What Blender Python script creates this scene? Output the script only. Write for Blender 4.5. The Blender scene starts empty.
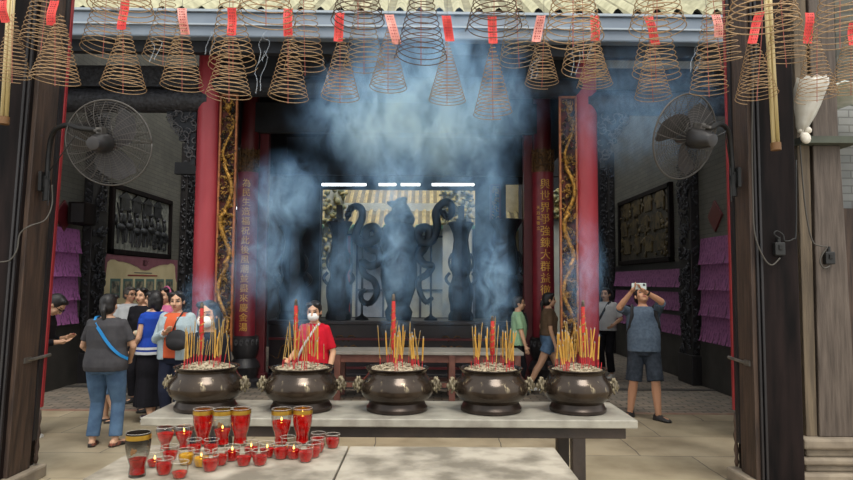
import bpy, math, random
from math import sin, cos, pi, sqrt, radians as R
from mathutils import Vector as V, Matrix as M, noise as NZ
random.seed(7)
scn = bpy.context.scene
COL = scn.collection
# ------------------------------------------------------------------ camera
F = 640.0; CX = 426.5; CY = 240.0
CAM = V((0, 0, 1.72))
CR = M.Rotation(pi/2 + math.atan(42/640), 3, 'X') @ M.Rotation(0.006, 3, 'Z')
cd = bpy.data.cameras.new('camera'); cam = bpy.data.objects.new('camera', cd); COL.objects.link(cam)
cd.sensor_width = 36; cd.lens = 36*F/853; cd.clip_end = 200
cam.matrix_world = M.Translation(CAM) @ CR.to_4x4()
scn.camera = cam
def ray(px, py): return CR @ V(((px-CX)/F, -(py-CY)/F, -1))
def at(px, py, Y):
    d = ray(px, py); return CAM + d*(Y/d.y)
def atz(px, py, z):
    d = ray(px, py); return CAM + d*((z-CAM.z)/d.z)
def atx(px, py, X):
    d = ray(px, py); return CAM + d*(X/d.x)
# ------------------------------------------------------------------ materials
def lin(c):
    if isinstance(c, str): c = tuple(int(c[i:i+2], 16)/255 for i in (0, 2, 4))
    return tuple((x/12.92 if x <= .04045 else ((x+.055)/1.055)**2.4) for x in c) + (1,)
MATS = {}
def mat(name, c, c2=None, scale=6, rough=.6, metal=0, bump=0, bscale=None, detail=6, lo=.35, hi=.65, stretch=None, emit=None, es=0, spec=.5, trans=0, coords='Object', coat=0):
    if name in MATS: return MATS[name]
    m = bpy.data.materials.new(name); m.use_nodes = True; MATS[name] = m
    nt = m.node_tree; N = nt.nodes; L = nt.links; b = N['Principled BSDF']
    b.inputs['Base Color'].default_value = lin(c); b.inputs['Roughness'].default_value = rough
    b.inputs['Metallic'].default_value = metal; b.inputs['Specular IOR Level'].default_value = spec
    b.inputs['Transmission Weight'].default_value = trans; b.inputs['Coat Weight'].default_value = coat
    tc = N.new('ShaderNodeTexCoord'); mp = N.new('ShaderNodeMapping'); L.new(tc.outputs[coords], mp.inputs[0])
    if stretch: mp.inputs['Scale'].default_value = stretch
    m['_map'] = mp.name
    if c2 is not None:
        n = N.new('ShaderNodeTexNoise'); n.inputs['Scale'].default_value = scale; n.inputs['Detail'].default_value = detail
        r = N.new('ShaderNodeValToRGB'); L.new(mp.outputs[0], n.inputs['Vector']); L.new(n.outputs['Fac'], r.inputs[0])
        r.color_ramp.elements[0].position = lo; r.color_ramp.elements[0].color = lin(c)
        r.color_ramp.elements[1].position = hi; r.color_ramp.elements[1].color = lin(c2)
        L.new(r.outputs[0], b.inputs['Base Color'])
    if bump:
        n2 = N.new('ShaderNodeTexNoise'); n2.inputs['Scale'].default_value = bscale or scale*3; n2.inputs['Detail'].default_value = 5
        L.new(mp.outputs[0], n2.inputs['Vector']); bp = N.new('ShaderNodeBump'); bp.inputs['Strength'].default_value = bump; bp.inputs['Distance'].default_value = .02
        L.new(n2.outputs['Fac'], bp.inputs['Height']); L.new(bp.outputs[0], b.inputs['Normal'])
    if emit:
        b.inputs['Emission Color'].default_value = lin(emit); b.inputs['Emission Strength'].default_value = es
    return m
def brick(name, c1, c2, mortar, bw, rh, ms=.01, rough=.8, rot=0, axes='XY', off=.5, bump=.3, noise=.35, nscale=3, dark=(.5, .5, .5), warp=0):
    if name in MATS: return MATS[name]
    m = bpy.data.materials.new(name); m.use_nodes = True; MATS[name] = m
    nt = m.node_tree; N = nt.nodes; L = nt.links; b = N['Principled BSDF']; b.inputs['Roughness'].default_value = rough
    tc = N.new('ShaderNodeTexCoord'); mp = N.new('ShaderNodeMapping')
    src = tc.outputs['Object']
    if axes != 'XY':
        sx = N.new('ShaderNodeSeparateXYZ'); cb = N.new('ShaderNodeCombineXYZ'); L.new(src, sx.inputs[0])
        L.new(sx.outputs[axes[0]], cb.inputs[0]); L.new(sx.outputs[axes[1]], cb.inputs[1]); src = cb.outputs[0]
    L.new(src, mp.inputs[0]); mp.inputs['Rotation'].default_value = (0, 0, rot)
    if warp:
        wn_ = N.new('ShaderNodeTexNoise'); wn_.inputs['Scale'].default_value = 1.7; wn_.inputs['Detail'].default_value = 6; L.new(src, wn_.inputs['Vector'])
        wa = N.new('ShaderNodeVectorMath'); wa.operation = 'MULTIPLY_ADD'; wa.inputs[1].default_value = (warp, warp, 0); L.new(wn_.outputs['Color'], wa.inputs[0]); L.new(src, wa.inputs[2]); L.new(wa.outputs[0], mp.inputs[0])
    t = N.new('ShaderNodeTexBrick'); L.new(mp.outputs[0], t.inputs['Vector'])
    t.inputs['Color1'].default_value = lin(c1); t.inputs['Color2'].default_value = lin(c2); t.inputs['Mortar'].default_value = lin(mortar)
    t.inputs['Scale'].default_value = 1; t.inputs['Brick Width'].default_value = bw; t.inputs['Row Height'].default_value = rh
    t.inputs['Mortar Size'].default_value = ms; t.offset = off; t.inputs['Mortar Smooth'].default_value = .2
    n = N.new('ShaderNodeTexNoise'); n.inputs['Scale'].default_value = nscale; n.inputs['Detail'].default_value = 8; L.new(tc.outputs['Object'], n.inputs['Vector'])
    r = N.new('ShaderNodeValToRGB'); r.color_ramp.elements[0].color = (*dark, 1); r.color_ramp.elements[0].position = .3; r.color_ramp.elements[1].position = .62; L.new(n.outputs['Fac'], r.inputs[0])
    mx = N.new('ShaderNodeMixRGB'); mx.blend_type = 'MULTIPLY'; mx.inputs[0].default_value = noise*2
    L.new(t.outputs['Color'], mx.inputs[1]); L.new(r.outputs[0], mx.inputs[2]); L.new(mx.outputs[0], b.inputs['Base Color'])
    bp = N.new('ShaderNodeBump'); bp.inputs['Strength'].default_value = bump; bp.inputs['Distance'].default_value = .01; bp.invert = True
    L.new(t.outputs['Fac'], bp.inputs['Height']); L.new(bp.outputs[0], b.inputs['Normal'])
    return m
# ------------------------------------------------------------------ mesh builder
class MB:
    def __init__(s): s.v = []; s.f = []; s.m = []; s.c = 0
    def add(s, vs, fs):
        o = len(s.v); s.v += [V(p) for p in vs]
        for f in fs: s.f.append([i+o for i in f]); s.m.append(s.c)
        return s
    def box(s, c, d, rot=None):
        h = [x/2 for x in d]; vs = [V((a*h[0], b*h[1], e*h[2])) for a in (-1, 1) for b in (-1, 1) for e in (-1, 1)]
        if rot is not None: vs = [rot @ p for p in vs]
        c = V(c); return s.add([p+c for p in vs], [(0, 1, 3, 2), (4, 6, 7, 5), (0, 4, 5, 1), (2, 3, 7, 6), (0, 2, 6, 4), (1, 5, 7, 3)])
    def span(s, a, b): return s.box([(x+y)/2 for x, y in zip(a, b)], [abs(x-y) for x, y in zip(a, b)])
    def loft(s, rings, cap=True):
        n = len(rings[0]); vs = [p for r in rings for p in r]; fs = []
        for i in range(len(rings)-1):
            for j in range(n):
                k = (j+1) % n; fs.append((i*n+j, i*n+k, (i+1)*n+k, (i+1)*n+j))
        if cap: fs.append(tuple(range(n))[::-1]); fs.append(tuple(range((len(rings)-1)*n, len(rings)*n)))
        return s.add(vs, fs)
    def tube(s, path, r, n=6, flat=None, cap=True):
        path = [V(p) for p in path]; rs = r if isinstance(r, (list, tuple)) else [r]*len(path)
        t0 = (path[1]-path[0]).normalized(); up = V((0, 0, 1)) if abs(t0.z) < .9 else V((1, 0, 0))
        a = t0.cross(up).normalized(); rings = []
        for i, p in enumerate(path):
            t = (path[min(i+1, len(path)-1)]-path[max(i-1, 0)])
            t = t.normalized() if t.length > 1e-9 else t0
            a = (a - t*a.dot(t)); a = a.normalized() if a.length > 1e-6 else t.orthogonal().normalized(); b = t.cross(a)
            rings.append([p + (a*cos(2*pi*j/n) + b*sin(2*pi*j/n)*(flat or 1))*rs[i] for j in range(n)])
        return s.loft(rings, cap)
    def ell(s, c, r, n=12, rot=None):
        if isinstance(r, (int, float)): r = (r, r, r)
        c = V(c); rings = []; h = max(4, n*2//3)
        for i in range(1, h):
            t = pi*i/h; rings.append([V((r[0]*sin(t)*cos(2*pi*j/n), r[1]*sin(t)*sin(2*pi*j/n), -r[2]*cos(t))) for j in range(n)])
        vs = [V((0, 0, -r[2]))] + [p for g in rings for p in g] + [V((0, 0, r[2]))]
        fs = [(0, 1+(j+1) % n, 1+j) for j in range(n)]
        for i in range(h-2):
            for j in range(n): fs.append((1+i*n+j, 1+i*n+(j+1) % n, 1+(i+1)*n+(j+1) % n, 1+(i+1)*n+j))
        e = len(vs)-1; b0 = 1+(h-2)*n; fs += [(e, b0+j, b0+(j+1) % n) for j in range(n)]
        if rot is not None: vs = [rot @ p for p in vs]
        return s.add([p+c for p in vs], fs)
    def rc(s, a, b, ra, rb, n=10):
        a = V(a); b = V(b); s.tube([a, b], [ra, rb], n); s.ell(a, ra, n); return s.ell(b, rb, n)
    def lathe(s, prof, n=32, c=(0, 0, 0), cap=True):
        c = V(c); return s.loft([[c+V((r*cos(2*pi*j/n), r*sin(2*pi*j/n), z)) for j in range(n)] for r, z in prof], cap)
    def prism(s, poly, d0, d1, plane='XZ'):
        def P(p, d): return {'XZ': V((p[0], d, p[1])), 'YZ': V((d, p[0], p[1])), 'XY': V((p[0], p[1], d))}[plane]
        n = len(poly); vs = [P(p, d0) for p in poly]+[P(p, d1) for p in poly]
        return s.add(vs, [tuple(range(n)), tuple(range(2*n-1, n-1, -1))]+[(i, i+n, (i+1) % n+n, (i+1) % n) for i in range(n)])
    def xf(s, mtx, start=0):
        for i in range(start, len(s.v)): s.v[i] = mtx @ s.v[i]
        return s
    def mesh(s, name, off=V((0, 0, 0))):
        me = bpy.data.meshes.new(name); me.from_pydata([tuple(p-off) for p in s.v], [], s.f); me.validate(); return me
    def build(s, name, mats, parent=None, smooth=False, world=True, bevel=0, rs=None):
        off = V((0, 0, 0))
        if parent is not None and world:
            p = parent
            while p is not None: off = off + p.location; p = p.parent
        me = s.mesh(name, off)
        if not isinstance(mats, (list, tuple)): mats = [mats]
        for m in mats: me.materials.append(m)
        if len(mats) > 1 and len(me.polygons) == len(s.m): me.polygons.foreach_set('material_index', s.m)
        fixn(me)
        return link(name, me, parent, smooth, bevel)
def fixn(me):
    import bmesh
    bm = bmesh.new(); bm.from_mesh(me); bmesh.ops.recalc_face_normals(bm, faces=bm.faces); bm.to_mesh(me); bm.free()
def link(name, me, parent=None, smooth=False, bevel=0):
    o = bpy.data.objects.new(name, me); COL.objects.link(o); o.parent = parent
    if smooth:
        me.polygons.foreach_set('use_smooth', [True]*len(me.polygons))
        if smooth is not True: me.set_sharp_from_angle(angle=smooth)
    if bevel:
        b = o.modifiers.new('bevel', 'BEVEL'); b.width = bevel; b.segments = 2; b.limit_method = 'ANGLE'
    return o
def tag(o, label, cat, group=None, kind=None):
    if label: o['label'] = label
    if cat: o['category'] = cat
    if group: o['group'] = group
    if kind: o['kind'] = kind
    return o
def thing(name, label, cat, loc=(0, 0, 0), group=None, rotz=0):
    o = bpy.data.objects.new(name, None); COL.objects.link(o); o.location = loc; o.rotation_euler = (0, 0, rotz); o.empty_display_size = .1
    return tag(o, label, cat, group)
def struct(o): o['kind'] = 'structure'; return o
def copytree(o, parent=None):
    c = o.copy(); COL.objects.link(c); c.parent = parent
    for ch in list(o.children): copytree(ch, c)
    return c
def remesh(mb, vox, it=3, fac=.5, name='m'):
    me = mb.mesh(name); fixn(me); o = bpy.data.objects.new('tmp', me); COL.objects.link(o)
    m = o.modifiers.new('r', 'REMESH'); m.mode = 'VOXEL'; m.voxel_size = vox; m.adaptivity = 0
    if it: s = o.modifiers.new('s', 'SMOOTH'); s.iterations = it; s.factor = fac
    dg = bpy.context.evaluated_depsgraph_get()
    out = bpy.data.meshes.new_from_object(o.evaluated_get(dg)); bpy.data.objects.remove(o); bpy.data.meshes.remove(me)
    out.name = name; out.polygons.foreach_set('use_smooth', [True]*len(out.polygons)); return out
def text_mesh(body, size, ext=.004, spacing=1.0, align='CENTER', lw=1.0):
    cu = bpy.data.curves.new('t', 'FONT'); cu.body = body; cu.size = size; cu.extrude = ext; cu.align_x = align; cu.align_y = 'CENTER'; cu.space_line = lw
    cu.resolution_u = 2; o = bpy.data.objects.new('t', cu); COL.objects.link(o)
    dg = bpy.context.evaluated_depsgraph_get(); me = bpy.data.meshes.new_from_object(o.evaluated_get(dg)); bpy.data.objects.remove(o); return me
ORD = ['first', 'second', 'third', 'fourth', 'fifth', 'sixth', 'seventh', 'eighth', 'ninth', 'tenth', 'eleventh', 'twelfth', 'thirteenth', 'fourteenth', 'fifteenth', 'sixteenth', 'seventeenth', 'eighteenth']
# ================================================================== world and light
w = bpy.data.worlds.new('sky'); scn.world = w; w.use_nodes = True
wn = w.node_tree.nodes; wl = w.node_tree.links; bg = wn['Background']
tc = wn.new('ShaderNodeTexCoord'); sp = wn.new('ShaderNodeSeparateXYZ'); rp = wn.new('ShaderNodeValToRGB')
wl.new(tc.outputs['Generated'], sp.inputs[0]); wl.new(sp.outputs['Z'], rp.inputs[0]); wl.new(rp.outputs[0], bg.inputs[0])
rp.color_ramp.elements[0].color = (.68, .70, .70, 1); rp.color_ramp.elements[1].color = (.95, .96, .96, 1); rp.color_ramp.elements[1].position = .7
bg.inputs[1].default_value = 1.25
ld = bpy.data.lights.new('sun', 'SUN'); lo = bpy.data.objects.new('sun', ld); COL.objects.link(lo)
ld.energy = 2.2; ld.angle = R(25); ld.color = (1, .95, .86); lo.rotation_euler = (R(28), R(10), 0); lo.location = (0, -4, 12)
scn.view_settings.view_transform = 'Standard'; scn.view_settings.exposure = 0.45
scn.cycles.volume_step_rate = .45; scn.cycles.volume_bounces = 3; scn.cycles.use_denoising = True
scn.cycles.max_bounces = 8; scn.cycles.transparent_max_bounces = 24; scn.cycles.sample_clamp_indirect = 4

# ================================================================== materials of the setting
m_floor = brick('courtyard_stone', 'a3957c', '938871', '5b544b', 1.35, .82, .006, .75, off=.37, bump=.3, noise=.42, nscale=1.9, dark=(.50, .46, .41), warp=.09)
m_pave = brick('paving_brick', '857869', '6a645c', '47433e', .24, .12, .012, .8, rot=R(0), bump=.5, noise=.3, nscale=4)
m_red_edge = mat('worn_red_edge', '7c5547', '8d7a68', 4, .8)
m_darkstrip = mat('dark_threshold', '2c2a29', '3d3935', 5, .7)
m_wall = brick('grey_brick_wall', '615f56', '57564f', '4a4943', .30, .085, .006, .9, axes='YZ', bump=.3, noise=.3, nscale=1.2)
m_dado = mat('dark_dado', '2b2926', '3a3733', 3, .7, bump=.1)
m_black = mat('black_lacquer', '0c0a0b', '221a19', 3, .6, stretch=(3, 3, .4), bump=.1, spec=.10)
m_blackw = mat('black_wood', '141215', '211d1e', 5, .5, stretch=(3, 3, .4), bump=.15)
m_hall = mat('haze_tinted_hall_timber', '14161b', '20242b', 3, .75)  # dark bluish tone puts the hall's smoky haze into the timber colour
m_carve = mat('dark_carved_timber', '15161a', '34343a', 22, .6, bump=.8, bscale=30)
m_brown = mat('weathered_brown_wood', '2c201a', '4c3a2e', 5, .65, stretch=(6, 6, .5), bump=.25, bscale=20)
m_brown2 = mat('grey_brown_wood', '40362f', '5d5249', 5, .7, stretch=(6, 6, .45), bump=.3, bscale=20)
m_lightw = mat('lit_weathered_side_wood', '6f614e', '4f4437', 4, .75, stretch=(6, 6, .4), bump=.3, bscale=16)  # paler wood: light on the square column's left face put into the colour
m_red = mat('red_paint', '7d1a20', '8e2a2c', 4, .45)
m_redcol = mat('red_column_lacquer', '8c2a34', 'a03a42', 3, .45, stretch=(1, 1, .3))
m_dred = mat('dark_red_lacquer', '4d131b', '5a1b20', 4, .4)
m_gold = mat('gold_leaf', 'b98a3c', '5f431c', 24, .42, .5, bump=.3, bscale=60)
m_goldt = mat('gold_lettering', 'd9a84c', None, rough=.5, metal=.2)
m_stone = mat('pale_base_stone', '8d8170', '74695b', 5, .8, bump=.2)
m_grey = mat('blue_grey_gutter_metal', '6c7784', '7a8591', 2, .5)
m_greyl = mat('light_gutter_flashing', '98a2ab', None, rough=.5)
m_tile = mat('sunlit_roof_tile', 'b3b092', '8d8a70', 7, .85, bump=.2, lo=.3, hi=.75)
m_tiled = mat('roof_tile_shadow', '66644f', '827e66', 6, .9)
m_iron = mat('dark_iron', '1b1b1c', '2b2a29', 8, .5, .6)
m_steel = mat('worn_steel', '8f8c86', '6d6963', 12, .4, .8)
m_white = mat('white_enamel', 'd7d8d6', rough=.5)
m_tube = mat('lit_fluorescent_tube', 'f4fbff', emit='eaf6ff', es=3.2)
m_cable = mat('black_cable', '141414', rough=.6)
m_gcable = mat('grey_cable', '6f6a62', rough=.6)

# ================================================================== floor
YP = 8.55; YT = 10.4; YB = 22.0; XL = -5.85; XR = 4.7
b = MB(); b.span((-12, -3, -.3), (12, YP, 0)); struct(b.build('floor', m_floor))
b = MB(); b.span((-12, YP+.10, -.3), (12, YB+8, 0)); struct(b.build('floor_paving', m_pave))
b = MB(); b.span((-12, YP, -.3), (12, YP+.10, .004)); struct(b.build('trim_1', m_red_edge))
b = MB(); b.span((XL, YT, -.1), (XR, YT+.16, .012)); struct(b.build('trim_2', m_darkstrip))
# ================================================================== side walls
b = MB(); b.span((XL-.3, 7.2, 0), (XL, YB, 9.8)); struct(b.build('wall_left', m_wall))
b = MB(); b.span((XR, 7.2, 0), (XR+.3, YB, 9.8)); struct(b.build('wall_right', m_wall))
b = MB(); b.span((XL, 7.2, 0), (XL+.035, YB, .98)); struct(b.build('baseboard_left', m_dado, bevel=.008))
b = MB(); b.span((XR-.035, 7.2, 0), (XR, YB, .98)); struct(b.build('baseboard_right', m_dado, bevel=.008))
# ================================================================== great hall roof, ceiling, gutter
EY = 8.3
b = MB()
prof = [(EY, 5.2), (9.8, 6.1), (9.8, 5.75), (EY, 4.9)]
b.prism(prof, XL-.8, -3.3, 'YZ'); b.prism(prof, 2.45, XR+.8, 'YZ')
b.prism([(EY, 5.2), (11.4, 7.1), (14.4, 5.25), (14.4, 5.0), (11.4, 6.7), (EY, 4.9)], -3.3, 2.45, 'YZ'); struct(b.build('ceiling', m_hall))
for s_, x_ in (('left', -3.3), ('right', 2.35)):
    b = MB(); b.prism([(9.1, 4.05), (14.5, 4.05), (14.5, 5.1), (11.4, 6.8), (9.1, 5.4)], x_, x_+.1, 'YZ'); struct(b.build('wall_gable_'+s_, m_hall))
# tiled slope over it, round ribs running up the slope
b = MB(); x = -7.2; P = []
while x < 6.2:
    for k in range(7):
        t = k/7; P.append((x+t*.26, (.085*sin(pi*min(t/.55, 1)) if t < .55 else -.012*sin(pi*(t-.55)/.45))))
    x += .26
rows = []
for k in range(9):
    t = k/8; y = EY-.12+t*1.5; z = 5.235+t*.95; rows.append([(px_, y, z+h) for px_, h in P])
n = len(P); vs = [p for r_ in rows for p in r_]
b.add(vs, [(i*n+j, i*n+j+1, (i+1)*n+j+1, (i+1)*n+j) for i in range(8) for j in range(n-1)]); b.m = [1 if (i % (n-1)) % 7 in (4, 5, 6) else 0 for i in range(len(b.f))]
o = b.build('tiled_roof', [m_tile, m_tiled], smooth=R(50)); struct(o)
gt = thing('roof_gutter', 'long blue-grey metal gutter along the eave of the tiled roof', 'gutter', (0, EY-.15, 4.88))
gt.rotation_euler = (0, R(.35), 0)
b = MB(); b.box((-.5, -.05, .105), (12.4, .16, .32)); b.build('gutter_channel', m_grey, gt, world=False, bevel=.02)
b = MB(); b.box((-.5, -.15, .10), (12.4, .03, .022)); b.build('gutter_lip', m_greyl, gt, world=False)
b = MB(); b.box((-.5, -.10, .285), (12.4, .12, .03)); b.build('gutter_cover', m_greyl, gt, world=False)
b = MB(); b.box((-.5, .12, -.11), (12.4, .12, .16)); b.build('fascia_board', m_hall, gt, world=False)
# beams of the hall front
b = MB(); b.tube([(XL, 9.0, 4.28), (-3.1, 9.0, 4.28)], .17, 20); b.box(((XL-3.1)/2, 9.0, 4.62), (2.75, .14, .30)); tag(b.build('carved_beam', m_carve, smooth=R(40)), 'dark round carved beam between left wall and left red column', 'beam')
b = MB(); b.tube([(2.26, 9.0, 4.28), (XR, 9.0, 4.28)], .17, 20); b.box(((XR+2.26)/2, 9.0, 4.62), (2.44, .14, .30)); tag(b.build('carved_beam', m_carve, smooth=R(40)), 'dark round carved beam between right red column and right wall', 'beam')
b = MB(); b.span((-3.1, 8.93, 4.55), (2.26, 9.07, 5.1)); b.tube([(-3.1, 9.0, 4.5), (2.26, 9.0, 4.5)], .15, 16); tag(b.build('carved_beam', m_hall), 'dark lintel beam spanning between the two red columns', 'beam')
b = MB(); b.span((-3.0, 10.52, 4.2), (1.95, 10.66, 4.7)); tag(b.build('carved_beam', m_hall), 'dark inner beam spanning behind between the couplet columns', 'beam')
# carved brackets under the beams
def bracket(x0, sgn, label):
    z0 = 4.12; s = [(0, 0), (.42, 0), (.42, -.07), (.33, -.10), (.33, -.22), (.24, -.25), (.24, -.42), (.15, -.44), (.15, -.62), (.07, -.64), (.07, -.76), (0, -.78)]
    t = thing('carved_bracket', label, 'bracket', (x0, 8.98, z0))
    b = MB(); b.prism([(sgn*p[0], p[1]) for p in s], -.02, .02); b.build('fretwork_panel', m_hall, t, world=False)
    b = MB(); rr = random.Random(5)
    for k in range(46):
        u = rr.random()*.38; vmax = -.78*(1-u/.44); v = rr.random()*vmax
        a0 = rr.random()*6.28; r0 = .022+rr.random()*.03
        b.tube([(sgn*u+r0*cos(a0+q*.75), -.03-.006*q, v+r0*sin(a0+q*.75)) for q in range(6)], [.011-.001*q for q in range(6)], 5)
    b.build('scroll_carving', m_carv2, t, world=False, smooth=True)
m_carv2 = mat('grey_carved_scrolls', '3d3d40', '58575a', 20, .6)
bracket(-3.28, -1, 'fretwork carved bracket under beam left of left red column')
bracket(2.45, 1, 'fretwork carved bracket under beam right of right red column')
# ================================================================== columns
def red_column(x, label):
    t = thing('red_column', label, 'column', (x, 9.0, 0))
    b = MB(); b.lathe([(.30, 0), (.30, .08), (.25, .12), (.28, .2), (.29, .3), (.25, .42), (.2, .46)], 32); b.build('column_base', m_stone, t, world=False, smooth=R(40))
    b = MB(); b.lathe([(.155, .44), (.165, 2.2), (.16, 5.4)], 40); b.build('shaft', m_redcol, t, world=False, smooth=R(40))
XA = at(206, 240, 9.0).x; XB = at(586.5, 240, 9.0).x
red_column(XA, 'round glossy red column on the left with a gilded carved board on its right')
red_column(XB, 'round glossy red column on the right with a gilded carved board on its left')
def carved_board(x, sgn, label, seed):
    rr = random.Random(seed); z0, z1 = .75, 4.35; W = .25
    t = thing('carved_board', label, 'carved board', (x, 8.93, 0))
    b = MB(); b.span((-W/2, 0, z0), (W/2, .03, z1)); b.span((-.03, .03, 1.2), (.03, .12, 1.26)); b.span((-.03, .03, 3.6), (.03, .12, 3.66)); b.build('backing_panel', m_boardback, t, world=False)
    b = MB()
    for s in (-1, 1): b.box((s*(W/2-.012), -.015, (z0+z1)/2), (.026, .05, z1-z0))
    b.box((0, -.015, z1-.01), (W, .05, .03)); b.box((0, -.015, z0+.01), (W, .05, .03)); b.build('gilded_edge', m_orange, t, world=False)
    # coiling dragon body
    b = MB(); P = []; n = 150
    for i in range(n):
        u = i/(n-1); z = z0+.15+u*(z1-z0-.35); ph = u*pi*7
        P.append((.05*sin(ph)+.03*sin(ph*2.3), -.04-.02*cos(ph*1.7), z+.10*sin(ph*1.31)))
    b.tube(P, [.014+.020*sin(pi*min(1, .08+i/n)) for i in range(n)], 8)
    for i in range(4, n-4, 3): p = P[i]; b.ell((p[0]*1.25, p[1]-.02, p[2]+.01), (.018, .014, .014), 6)
    h = P[-1]; b.ell((h[0], h[1]-.03, h[2]+.05), (.05, .05, .06), 10); b.ell((h[0], h[1]-.07, h[2]+.02), (.03, .04, .025), 8)
    for s in (-1, 1): b.tube([(h[0]+s*.02, h[1]-.02, h[2]+.09), (h[0]+s*.05, h[1]-.02, h[2]+.13), (h[0]+s*.04, h[1]-.02, h[2]+.18)], [.012, .009, .004], 5)
    b.build('dragon_relief', m_gold, t, world=False, smooth=True)
    b = MB()
    for k in range(330):
        u = rr.uniform(-.095, .095); z = rr.uniform(z0+.05, z1-.06); a0 = rr.random()*6.28; r0 = rr.uniform(.014, .034)
        b.tube([(u+r0*(1-q*.11)*cos(a0+q*.8), -.02-.012*q*rr.random(), z+r0*(1-q*.11)*sin(a0+q*.8)) for q in range(7)], [.012-.0012*q for q in range(7)], 5)
    b.build('cloud_scrolls', m_cloud, t, world=False, smooth=True)
m_boardback = mat('soot_black_board', '1d1712', '5d1f16', 9, .7)
m_orange = mat('worn_orange_gilt', 'a5653a', '7d4a2a', 14, .5, .3)
m_cloud = mat('dark_gilt_scrolls', '9a7434', '211b13', 11, .5, .3, lo=.42, hi=.58)
carved_board(at(226, 240, 8.93).x, 1, 'gilded dragon-carved board hanging just right of left red column', 1)
carved_board(at(568.5, 240, 8.93).x, -1, 'gilded dragon-carved board hanging just left of right red column', 2)
def couplet(px, chars, small, lab1, lab2):
    Y = 10.6; c = at(px, 250, Y); x = c.x; r = .17
    t = thing('hall_column', lab1, 'column', (x, Y+.02, 0))
    b = MB(); b.lathe([(.26, 0), (.26, .10), (.20, .14), (.22, .24), (.25, .32), (.22, .40), (.17, .46), (.2, .52), (.225, .62), (.22, .8), (.17, .84)], 36); b.build('column_base', m_blackst, t, world=False, smooth=R(40))
    b = MB(); rr = random.Random(int(px))
    for a in range(-3, 4):
        th = -pi/2+a*.42
        for q in range(2): b.tube([(.225*cos(th+.12*cos(k*.9)), .225*sin(th+.12*cos(k*.9)), .71+.05*sin(k*.9)*(1-k*.08)+.02*q) for k in range(7)], .009, 5)
    b.build('base_carving', m_carv2, t, world=False, smooth=True)
    b = MB(); b.lathe([(.145, .82), (.145, 5.0)], 32); b.build('shaft', m_dred, t, world=False, smooth=R(40))
    zt = at(px, 172, Y).z; zb = at(px, 338, Y).z
    t = thing('couplet_board', lab2, 'sign', (x, Y+.02, 0))
    def arc(rad, a, m=16): return [(rad*sin(-a+2*a*k/m), -rad*cos(-a+2*a*k/m)) for k in range(m+1)]
    A = 1.25; b = MB(); b.prism(arc(.185, A)+arc(.15, A)[::-1], zb, zt, 'XY'); b.build('curved_panel', m_couplet, t, world=False, smooth=R(35))
    b = MB()
    for z_ in (zb, zt-.02): b.prism(arc(.19, A)+arc(.15, A)[::-1], z_, z_+.02, 'XY')
    b.build('panel_border', m_gold2, t, world=False)
    b = MB(); b.prism(arc(.175, A)+arc(.15, A)[::-1], zt, zt+.36, 'XY')
    for k in range(60):
        a = rr.uniform(-A, A); z_ = zt+rr.uniform(.04, .34); b.ell((.18*sin(a), -.18*cos(a), z_), (.02, .02, rr.uniform(.012, .03)), 6)
    for a in (-1.2, -.6, 0, .6, 1.2):
        b.tube([(.19*sin(a), -.19*cos(a), zt), (.19*sin(a), -.19*cos(a), zt+.38)], .012, 5)
    b.build('carved_crown', m_gold2, t, world=False, smooth=R(40))
    def put(ch, xo, z, size, nm):
        me = text_mesh(ch, size, .003)
        for v in me.vertices:
            a = (v.co.x+xo)/.19; h = v.co.z; v.co = V((.19*sin(a), -.19*cos(a)-h, z+v.co.y))
        me.materials.append(m_goldt); link(nm, me, t)
    n = len(chars); st = (zt-zb-.24)/n
    for i, ch in enumerate(chars): put(ch, .012, zt-.14-st*(i+.5), st*.92, 'gold_character')
    for i, ch in enumerate(small): put(ch, -.105, zt-.62-i*.085, .065, 'small_gold_character')
m_blackst = mat('black_lotus_base', '17161a', '2b2a2d', 8, .45, bump=.2)
m_couplet = mat('red_couplet_lacquer', '6f1726', '80242f', 5, .4)
m_gold2 = mat('dim_gilding', '6b4c28', '3c2b1c', 25, .55, .3)
couplet(247, '為民生造福祝此後風潮並盡來慶金湯', '', 'dark red hall column behind left couplet board, on black lotus base', 'curved red couplet board with gold characters, left of the pair')
couplet(543, '與世界爭強錬大群益徹相富貴', '天后宮敬立', 'dark red hall column behind right couplet board on black lotus base', 'curved red couplet board with gold characters, right of the pair')
for px, lab in ((263, 'slim dark red post just right of left couplet board'), (528, 'slim dark red post just left of right couplet board')):
    c = at(px, 250, 10.75); b = MB(); b.span((c.x-.075, 10.68, 0), (c.x+.075, 10.83, 4.6)); b.span((c.x-.1, 10.66, 0), (c.x+.1, 10.85, .2)); tag(b.build('hall_post', m_dred, bevel=.01), lab, 'post')
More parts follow.
